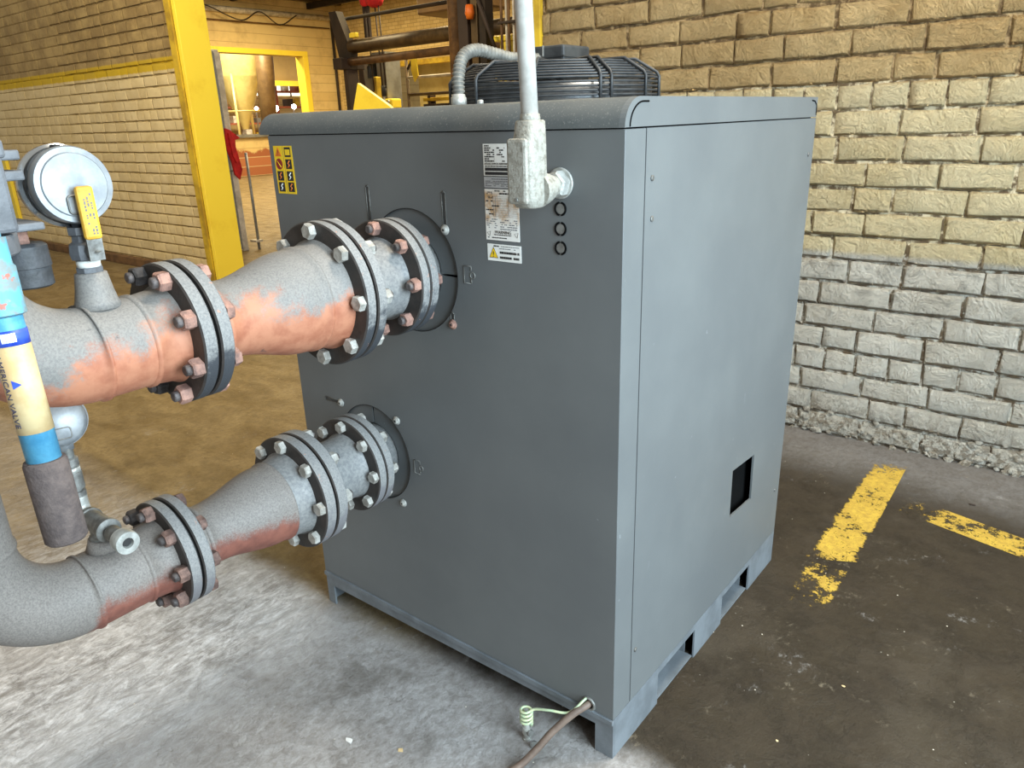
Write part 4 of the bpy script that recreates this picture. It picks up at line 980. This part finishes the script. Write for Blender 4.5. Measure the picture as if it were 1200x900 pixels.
# ------------------------------------------------------------------ earth wire, cable and floor stud
cb = tag(B().tube(spline([(1.041, 0.05, 0.137), (1.041, 0.0, 0.137), (1.020, -0.040, 0.122), (0.990, -0.082, 0.085), (0.966, -0.130, 0.044), (0.942, -0.178, 0.014), (0.91, -0.23, 0.0095), (0.84, -0.33, 0.0095), (0.80, -0.5, 0.0095), (0.82, -0.8, 0.0095)], 8), 0.0092, 12).obj('power_cable', 'cable_brown'), 'brown round cable coming out of the cabinet corner onto the floor', 'cable')
es = thing('earth_stud', (0.900, -0.076, 0), 'small galvanised earth clamp stud standing on the floor beside the cable', 'clamp')
B().lathe((0.900, -0.076, 0.0), (0, 0, 1), [(0, 0.011), (0.004, 0.011), (0.005, 0.008), (0.020, 0.008), (0.021, 0.012), (0.040, 0.012), (0.041, 0.009), (0.052, 0.009), (0.060, 0.005), (0.095, 0.005)], 12).obj('stud', 'galv', es, 40)
B().lathe((0.908, -0.078, 0.030), (1, -0.3, 0), [(0, 0.009), (0.010, 0.009)], 6).obj('clamp_bolt', 'galv_dark', es)
B().lathe((0.932, -0.088, 0.012), (0.6, -0.8, 0.2), [(0, 0.010), (0.004, 0.010)], 16).obj('washer', 'galv_dark', es)
coil = []
for i in range(61):
    a = i / 60 * 2 * PI * 4.0
    coil.append((0.900 + 0.0145 * math.cos(a), -0.076 + 0.0145 * math.sin(a), 0.052 + i / 60 * 0.048))
lead = spline([coil[-1], (0.925, -0.068, 0.105), (0.962, -0.060, 0.116), (1.008, -0.04, 0.120), (1.032, -0.012, 0.1495), (1.036, 0.02, 0.1495)], 8)
tag(B().tube([Vector(c) for c in coil] + lead[1:], 0.0034, 8).obj('earth_wire', 'earth_wire'), 'green and yellow earth wire coiled around the small floor stud', 'wire')
# debris
rnd = random.Random(31)
for x, y, s_, m in ((0.36, -0.62, 0.016, 'chip_pale'), (0.53, -0.36, 0.012, 'chip_white'), (0.66, -0.30, 0.010, 'chip_pale'), (0.52, -0.60, 0.008, 'chip_white'), (0.74, -0.36, 0.012, 'chip_pale'), (-0.9, 0.75, 0.018, 'chip_white'), (-0.5, 0.4, 0.014, 'chip_white'), (-1.4, 1.1, 0.02, 'chip_white'), (1.5, 0.6, 0.006, 'chip_pale'), (1.62, 1.95, 0.014, 'shop_dark'), (1.42, 0.30, 0.005, 'chip_pale'), (-0.35, 0.72, 0.012, 'chip_pale'), (-2.2, 1.6, 0.02, 'chip_white')):
    n_ = rnd.randint(4, 6); pts = []
    for i in range(n_):
        a = 2 * PI * i / n_ + rnd.uniform(-.3, .3); pts.append((x + math.cos(a) * s_ * rnd.uniform(.5, 1.2), y + math.sin(a) * s_ * rnd.uniform(.4, .9), 0.0003))
    tag(B().prism(pts, (0, 0, s_ * 0.22)).obj('paint_chip', m), 'small flake of debris lying loose on the concrete floor', 'debris', 'loose flakes on the floor')

# ------------------------------------------------------------------ far hall contents
# folded white door leaves leaning behind the yellow jamb
dl = thing('sliding_door_leaf', (-7.0, 4.2, 0), 'tall off-white sliding door leaf standing behind the yellow wall jamb', 'door leaf')
B().box((-7.06, 3.30, 0.03), (-7.0, 4.25, 2.42), 0.01).obj('leaf', 'panel_white', dl)
B().box((-7.0, 4.10, 0.03), (-6.96, 4.16, 2.40), 0.006).obj('stile', 'gauge_white', dl)
B().box((-7.0, 4.17, 0.0), (-6.97, 4.25, 2.38), 0.004).obj('stile', 'panel_white', dl)
B().box((-6.99, 4.12, 1.0), (-6.955, 4.24, 1.02), 0.002).obj('hinge', 'galv_dark', dl)
kb = thing('floor_bumper', (-6.90, 4.36, 0), 'thin white upright post standing at the door leaf edge', 'post')
B().cyl((-6.90, 4.36, 0), (-6.90, 4.36, 1.22), 0.018, n=12).obj('post', 'gauge_white', kb)
B().box((-6.98, 4.29, 0.10), (-6.85, 4.40, 0.13), 0.004).obj('foot', 'panel_white', kb)
# red rag hung on the leaf
b = B()
b.prism([(-6.955, y, z) for y, z in ((4.14, 1.52), (4.20, 1.50), (4.33, 1.40), (4.24, 1.37), (4.27, 1.20), (4.30, 1.02), (4.25, 0.90), (4.19, 0.96), (4.17, 1.12), (4.12, 1.30))], (0.025, 0, 0))
b.prism([(-6.93, y, z) for y, z in ((4.16, 1.46), (4.24, 1.38), (4.22, 1.10), (4.18, 1.20))], (0.03, 0.0, 0))
tag(b.obj('red_rag', 'red_cloth'), 'bright red rag hanging on the white door leaf', 'rag')
# service pipes along the far end wall
for z, r, m in ((4.93, 0.09, 'panel_white'), (4.62, 0.02, 'rusty_brown')):
    tag(B().tube([(XE + 0.10, 7.0, z), (XE + 0.10, 17.2, z + 0.05)], r, 12).obj('service_pipe', m), 'pale thick service pipe running along the far end wall' if r > .05 else 'thin brown service pipe running below the thick one on the far wall', 'pipe')
tag(B().tube([(XE + 0.06, 17.35, 0.0), (XE + 0.06, 17.35, 4.9)], 0.05, 10).obj('down_pipe', 'dark_brown'), 'dark vertical pipe in the corner of the far end wall', 'pipe')
tag(B().tube(spline([(XE + 0.33, 11.6, 5.30), (XE + 0.33, 12.2, 5.05), (XE + 0.33, 12.6, 4.95), (XE + 0.33, 13.6, 4.66), (XE + 0.33, 14.3, 4.95), (XE + 0.33, 15.0, 4.62), (XE + 0.33, 15.7, 4.95)], 8), 0.02, 6).obj('slack_cable', 'dark_brown'), 'dark slack cable looped along the top of the far end wall', 'cable')
# seen through the far opening
hp_ = thing('hopper', (-25.0, 16.0, 0), 'cream conical hopper standing beyond the yellow framed opening', 'hopper')
B().lathe((-25.0, 16.15, 1.45), (0, 0, 1), [(0, 0.12), (0.1, 0.14), (1.85, 0.82), (1.9, 0.84), (4.0, 0.84)], 32).obj('cone', 'hopper_cream', hp_, 40)
for a in (0.6, 2.2, 3.8, 5.4): B().cyl((-25.0 + 0.8 * math.cos(a), 16.15 + 0.8 * math.sin(a), 0), (-25.0 + 0.8 * math.cos(a), 16.15 + 0.8 * math.sin(a), 3.4), 0.05, n=8).obj('leg', 'hopper_cream', hp_)
B().ring((-25.0, 16.15, 2.1), (0, 0, 1), 0.82, 0.03, 32, 6).obj('brace_ring', 'hopper_cream', hp_)
tag(B().tube([(-23.4, 16.35, 5.2), (-23.4, 16.25, 3.4), (-23.4, 16.05, 0.0)], [0.32, 0.32, 0.26], 24).obj('duct', 'duct_brown'), 'brown round duct dropping beside the cream hopper', 'duct')
wb = B().box((-31.2, 14, 3.42), (-31.0, 26, 6.0)).obj('wall_shop_header', 'far_brick_end'); struct(wb)
struct(B().box((-31.0, 14, 3.36), (-30.9, 26, 3.60), 0.01).obj('trim_5', 'yellow_paint'))
sh = thing('storage_rack', (-33, 21.5, 0), 'red storage rack loaded with boxes in the shop beyond the hopper', 'rack')
rnd = random.Random(12)
for k in range(5): B().box((-33.0, 18.5 + k * 1.6, 0), (-32.9, 18.6 + k * 1.6, 3.6)).obj('upright', 'shop_red', sh)
for k in range(4): B().box((-33.4, 18.5, 0.9 + k * 0.75), (-32.6, 25.0, 0.98 + k * 0.75)).obj('shelf', 'shop_red', sh)
for lv_ in range(4):
    for k in range(10):
        if rnd.random() < 0.2: continue
        y = 18.70 + k * 0.63 + rnd.uniform(0, .12); w_ = rnd.uniform(.2, .38); m = rnd.choice(('shop_red', 'shop_dark', 'panel_white', 'press_grey', 'yellow_dull'))
        if any(abs(y + w_ / 2 - (18.55 + q * 1.6)) < w_ / 2 + 0.07 for q in range(5)): continue
        tag(B().box((-33.2, y, 0.981 + lv_ * 0.75), (-32.8, y + w_, 0.981 + lv_ * 0.75 + rnd.uniform(.2, .55)), 0.01).obj('storage_box', m),
            '%s box on the %s shelf of the red rack in the far shop' % ({'shop_red': 'red brown', 'shop_dark': 'dark', 'panel_white': 'off-white', 'press_grey': 'grey', 'yellow_dull': 'yellow'}[m], ('lowest', 'second lowest', 'second highest', 'top')[lv_]), 'box', 'boxes on the far rack')
for y, z, r, lab_ in ((21.3, 2.33, 0.17, 'bright round work lamp glaring beside the brown duct'), (22.4, 2.40, 0.11, 'smaller bright work lamp near the yellow opening jamb'), (20.3, 2.33, 0.08, 'faint work lamp shining between hopper and duct')):
    l_ = thing('work_lamp', (-30.3, y, 0), lab_, 'lamp')
    B().lathe((-30.3, y, z), (1, -0.8, 0), [(-0.1, r * 0.6), (0, r), (0.01, r)], 20).obj('lamp_head', 'lamp_glow', l_)
    B().cyl((-30.35, y, 0), (-30.35, y, z - r * 0.6), 0.03, n=8).obj('stand', 'shop_dark', l_)

# machinery in the hall
M_ = []
rk = thing('roller_frame', (-5.7, 6.0, 0), 'brown roller machine with two long horizontal rollers beyond the opening', 'machine')
B().cyl((-6.60, 6.0, 2.50), (-3.6, 6.0, 2.52), 0.085, n=24).obj('roller', 'steel_brown', rk)
B().cyl((-6.62, 5.95, 2.31), (-3.6, 5.95, 2.33), 0.05, n=20).obj('roller', 'rusty_brown', rk)
B().box((-6.78, 5.8, 2.22), (-6.60, 6.2, 2.36), 0.01).obj('bearing_block', 'shop_dark', rk)
B().prism([(-6.95, 5.95, 2.95), (-6.80, 5.95, 2.95), (-6.56, 5.95, 2.45), (-6.60, 5.95, 2.22), (-6.78, 5.95, 2.22)], (0, 0.12, 0)).obj('end_bracket', 'dark_brown', rk)
B().box((-6.70, 5.9, 0), (-6.62, 6.1, 2.3), 0.01).obj('leg', 'shop_dark', rk)
B().box((-3.7, 5.9, 0), (-3.6, 6.1, 2.6), 0.01).obj('leg', 'shop_dark', rk)
B().box((-6.55, 5.93, 2.60), (-6.42, 5.99, 2.66), 0.01).obj('yellow_tag', 'yellow_paint', rk)
B().cyl((-7.2, 6.2, 2.88), (-3.6, 6.0, 2.86), 0.025, n=10).obj('tie_bar', 'dark_brown', rk)
tag(B().cyl((-3.99, 5.2, 0), (-3.99, 5.2, 5.7), 0.070, n=24).obj('roof_post', 'rusty_brown'), 'round brown roof post behind the corrugated fan conduit', 'post')
ps = thing('press_column', (-7.28, 7.0, 0), 'grey machine column with dark square openings behind the roller frame', 'machine')
B().plate([(-7.55, 0), (-7.06, 0), (-7.04, 2.52), (-7.32, 2.52), (-7.42, 2.35), (-7.52, 2.30)], [[(-7.45, 2.17), (-7.24, 2.17), (-7.24, 2.38), (-7.45, 2.38)], [(-7.47, 1.72), (-7.22, 1.72), (-7.22, 1.93), (-7.47, 1.93)]], lambda u, v: (u, 7.0, v), (0, 0.3, 0)).obj('frame', 'press_grey', ps)
B().box((-7.5, 7.28, 1.6), (-7.1, 7.32, 2.5)).obj('inner_back', 'shop_dark', ps)
B().box((-7.42, 7.05, 1.75), (-7.28, 7.15, 1.90), 0.01).obj('coil_unit', 'yellow_dull', ps)
B().box((-7.72, 7.05, 0), (-7.60, 7.2, 2.5), 0.008).obj('side_bar', 'shop_dark', ps)
B().box((-7.10, 6.9, 1.72), (-6.86, 7.1, 1.86), 0.02).obj('yellow_bracket', 'yellow_paint', ps)
ho = thing('chain_hoist', (-6.85, 6.6, 3.1), 'red capped chain hoist with hanging chains and hook', 'hoist')
B().lathe((-6.62, 6.5, 3.02), (0, 0, 1), [(0, 0.05), (0.03, 0.10), (0.10, 0.13), (0.2, 0.10), (0.24, 0.04)], 20).obj('hoist_body', 'red_cloth', ho, 40)
B().lathe((-6.80, 6.5, 3.05), (0, 0, 1), [(0, 0.05), (0.03, 0.08), (0.10, 0.09), (0.2, 0.06)], 16).obj('hoist_gear', 'red_cloth', ho, 40)
B().box((-6.86, 6.48, 2.55), (-6.82, 6.52, 3.06)).obj('hoist_arm', 'shop_dark', ho); B().box((-6.78, 6.48, 2.52), (-6.75, 6.52, 3.06)).obj('hoist_arm', 'shop_dark', ho)
for x in (-6.80, -6.62, -6.55): B().cyl((x, 6.5, 3.05), (x + 0.02, 6.5, 1.95 if x < -6.7 else 1.98), 0.010, n=6).obj('chain', 'shop_dark', ho)
B().cyl((-6.58, 6.5, 1.88), (-6.58, 6.5, 2.02), 0.035, n=12).obj('hook_block', 'rubber_black', ho)
B().tube(spline([(-6.58, 6.5, 1.90), (-6.58, 6.5, 1.82), (-6.53, 6.5, 1.76), (-6.49, 6.5, 1.82)], 6), 0.014, 8).obj('hook', 'galv', ho)
B().cyl((-6.80, 6.5, 3.2), (-6.70, 6.5, 5.3), 0.02, n=8).obj('suspension_rod', 'shop_dark', ho)
B().box((-6.86, 6.55, 1.60), (-6.78, 6.65, 2.15), 0.01).obj('chain_bag', 'yellow_dull', ho)
gr = thing('guard_rail', (-6.2, 7.0, 0), 'thin brown pipe guard rail beside the machine column', 'railing')
for x in (-6.60, -5.0): B().cyl((x, 7.0, 0), (x, 7.0, 2.42), 0.022, n=8).obj('post', 'steel_brown', gr)
for z, m in ((2.42, 'steel_brown'), (2.13, 'panel_white'), (1.90, 'steel_brown')): B().cyl((-6.60, 7.0, z), (-5.0, 7.0, z), 0.022, n=8).obj('rail', m, gr)
B().cyl((-6.58, 7.0, 2.25), (-6.44, 7.0, 2.40), 0.02, n=8).obj('brace', 'shop_dark', gr)
tag(B().prism([(-6.46, 6.96, 2.40), (-6.36, 6.96, 2.42), (-6.34, 6.96, 2.15), (-6.42, 6.96, 2.07), (-6.47, 6.96, 2.22)], (0, 0.02, 0)).obj('yellow_cloth', 'yellow_paint'), 'yellow cloth hanging from the brown guard rail', 'cloth')
rc = thing('pipe_rack', (-6.1, 7.6, 0), 'low rack of yellow and dark bars behind the guard rail', 'rack')
for k, m in enumerate(('shop_dark', 'yellow_dull', 'shop_dark', 'yellow_dull')): B().box((-6.9, 7.6, 1.55 + k * 0.09), (-5.2, 7.7, 1.60 + k * 0.09), 0.005).obj('bar', m, rc)
for x in (-6.8, -5.3): B().box((x, 7.6, 0), (x + 0.06, 7.72, 1.92)).obj('upright', 'shop_dark', rc)
# yellow sheet hood just beyond the opening
hd = thing('machine_hood', (-4.3, 4.2, 0), 'yellow pointed sheet metal hood behind the cabinet', 'hood')
B().prism([(-4.64, 4.2, 1.50), (-3.80, 4.2, 1.50), (-4.03, 4.2, 1.685), (-4.467, 4.2, 1.915)], (0, 0.04, 0)).obj('hood_sheet', 'yellow_paint', hd)
B().box((-4.60, 4.22, 0), (-3.84, 4.52, 1.50), 0.01).obj('hood_cabinet', 'yellow_dull', hd)
# dark uprights, brace, pipe bundle
db = thing('steel_upright', (-3.1, 4.55, 0), 'dark steel upright frame with diagonal brace beside the roof post', 'frame')
B().box((-3.32, 4.5, 0), (-3.20, 4.62, 3.6), 0.006).obj('upright', 'shop_dark', db)
B().box((-3.16, 4.5, 0), (-3.08, 4.62, 3.6), 0.006).obj('upright', 'steel_brown', db)
B().box((-3.06, 4.5, 0), (-2.98, 4.62, 3.6), 0.006).obj('upright', 'dark_brown', db)
B().tube([(-3.10, 4.47, 2.70), (-2.80, 4.47, 2.02)], 0.018, 8).obj('brace', 'shop_dark', db)
B().lathe((-3.13, 4.46, 2.40), (0, 0, 1), [(0, 0.03), (0.05, 0.045), (0.12, 0.035)], 12).obj('warning_lamp', 'ink_orange', db)
pb = thing('pipe_bundle', (-2.7, 4.5, 0), 'bundle of thin pale vertical pipes strapped together near the yellow jamb', 'pipes')
for k in range(5): B().cyl((-2.79 + k * 0.042, 4.5 + 0.02 * (k % 2), 0), (-2.79 + k * 0.042, 4.5 + 0.02 * (k % 2), 3.6), 0.013, n=8).obj('pipe', ('rusty_brown', 'panel_white')[k % 2], pb)
for z in (2.33, 1.6): B().box((-2.82, 4.475, z), (-2.60, 4.535, z + 0.02), 0.003).obj('strap', 'shop_dark', pb)
yp = thing('yellow_stand', (-2.85, 4.3, 0), 'yellow machine stand behind the fan guard', 'stand')
B().box((-2.90, 4.60, 0), (-2.78, 4.72, 2.22), 0.01).obj('column', 'yellow_paint', yp)
B().box((-2.96, 4.58, 2.20), (-2.74, 4.74, 2.25), 0.01).obj('head_plate', 'yellow_paint', yp)
hm_ = thing('ceiling_duct', (-7.6, 8.5, 0), 'brown overhead duct under the hall ceiling', 'duct')
B().box((-7.6, 8.3, 3.15), (-6.2, 9.0, 3.75), 0.03).obj('duct_box', 'duct_brown', hm_)
B().box((-7.62, 8.28, 3.40), (-6.18, 8.34, 3.46), 0.005).obj('duct_seam', 'dark_brown', hm_)
for x in (-7.4, -6.4): B().cyl((x, 8.6, 3.7), (x, 8.6, 5.4), 0.02, n=8).obj('hanger', 'shop_dark', hm_)
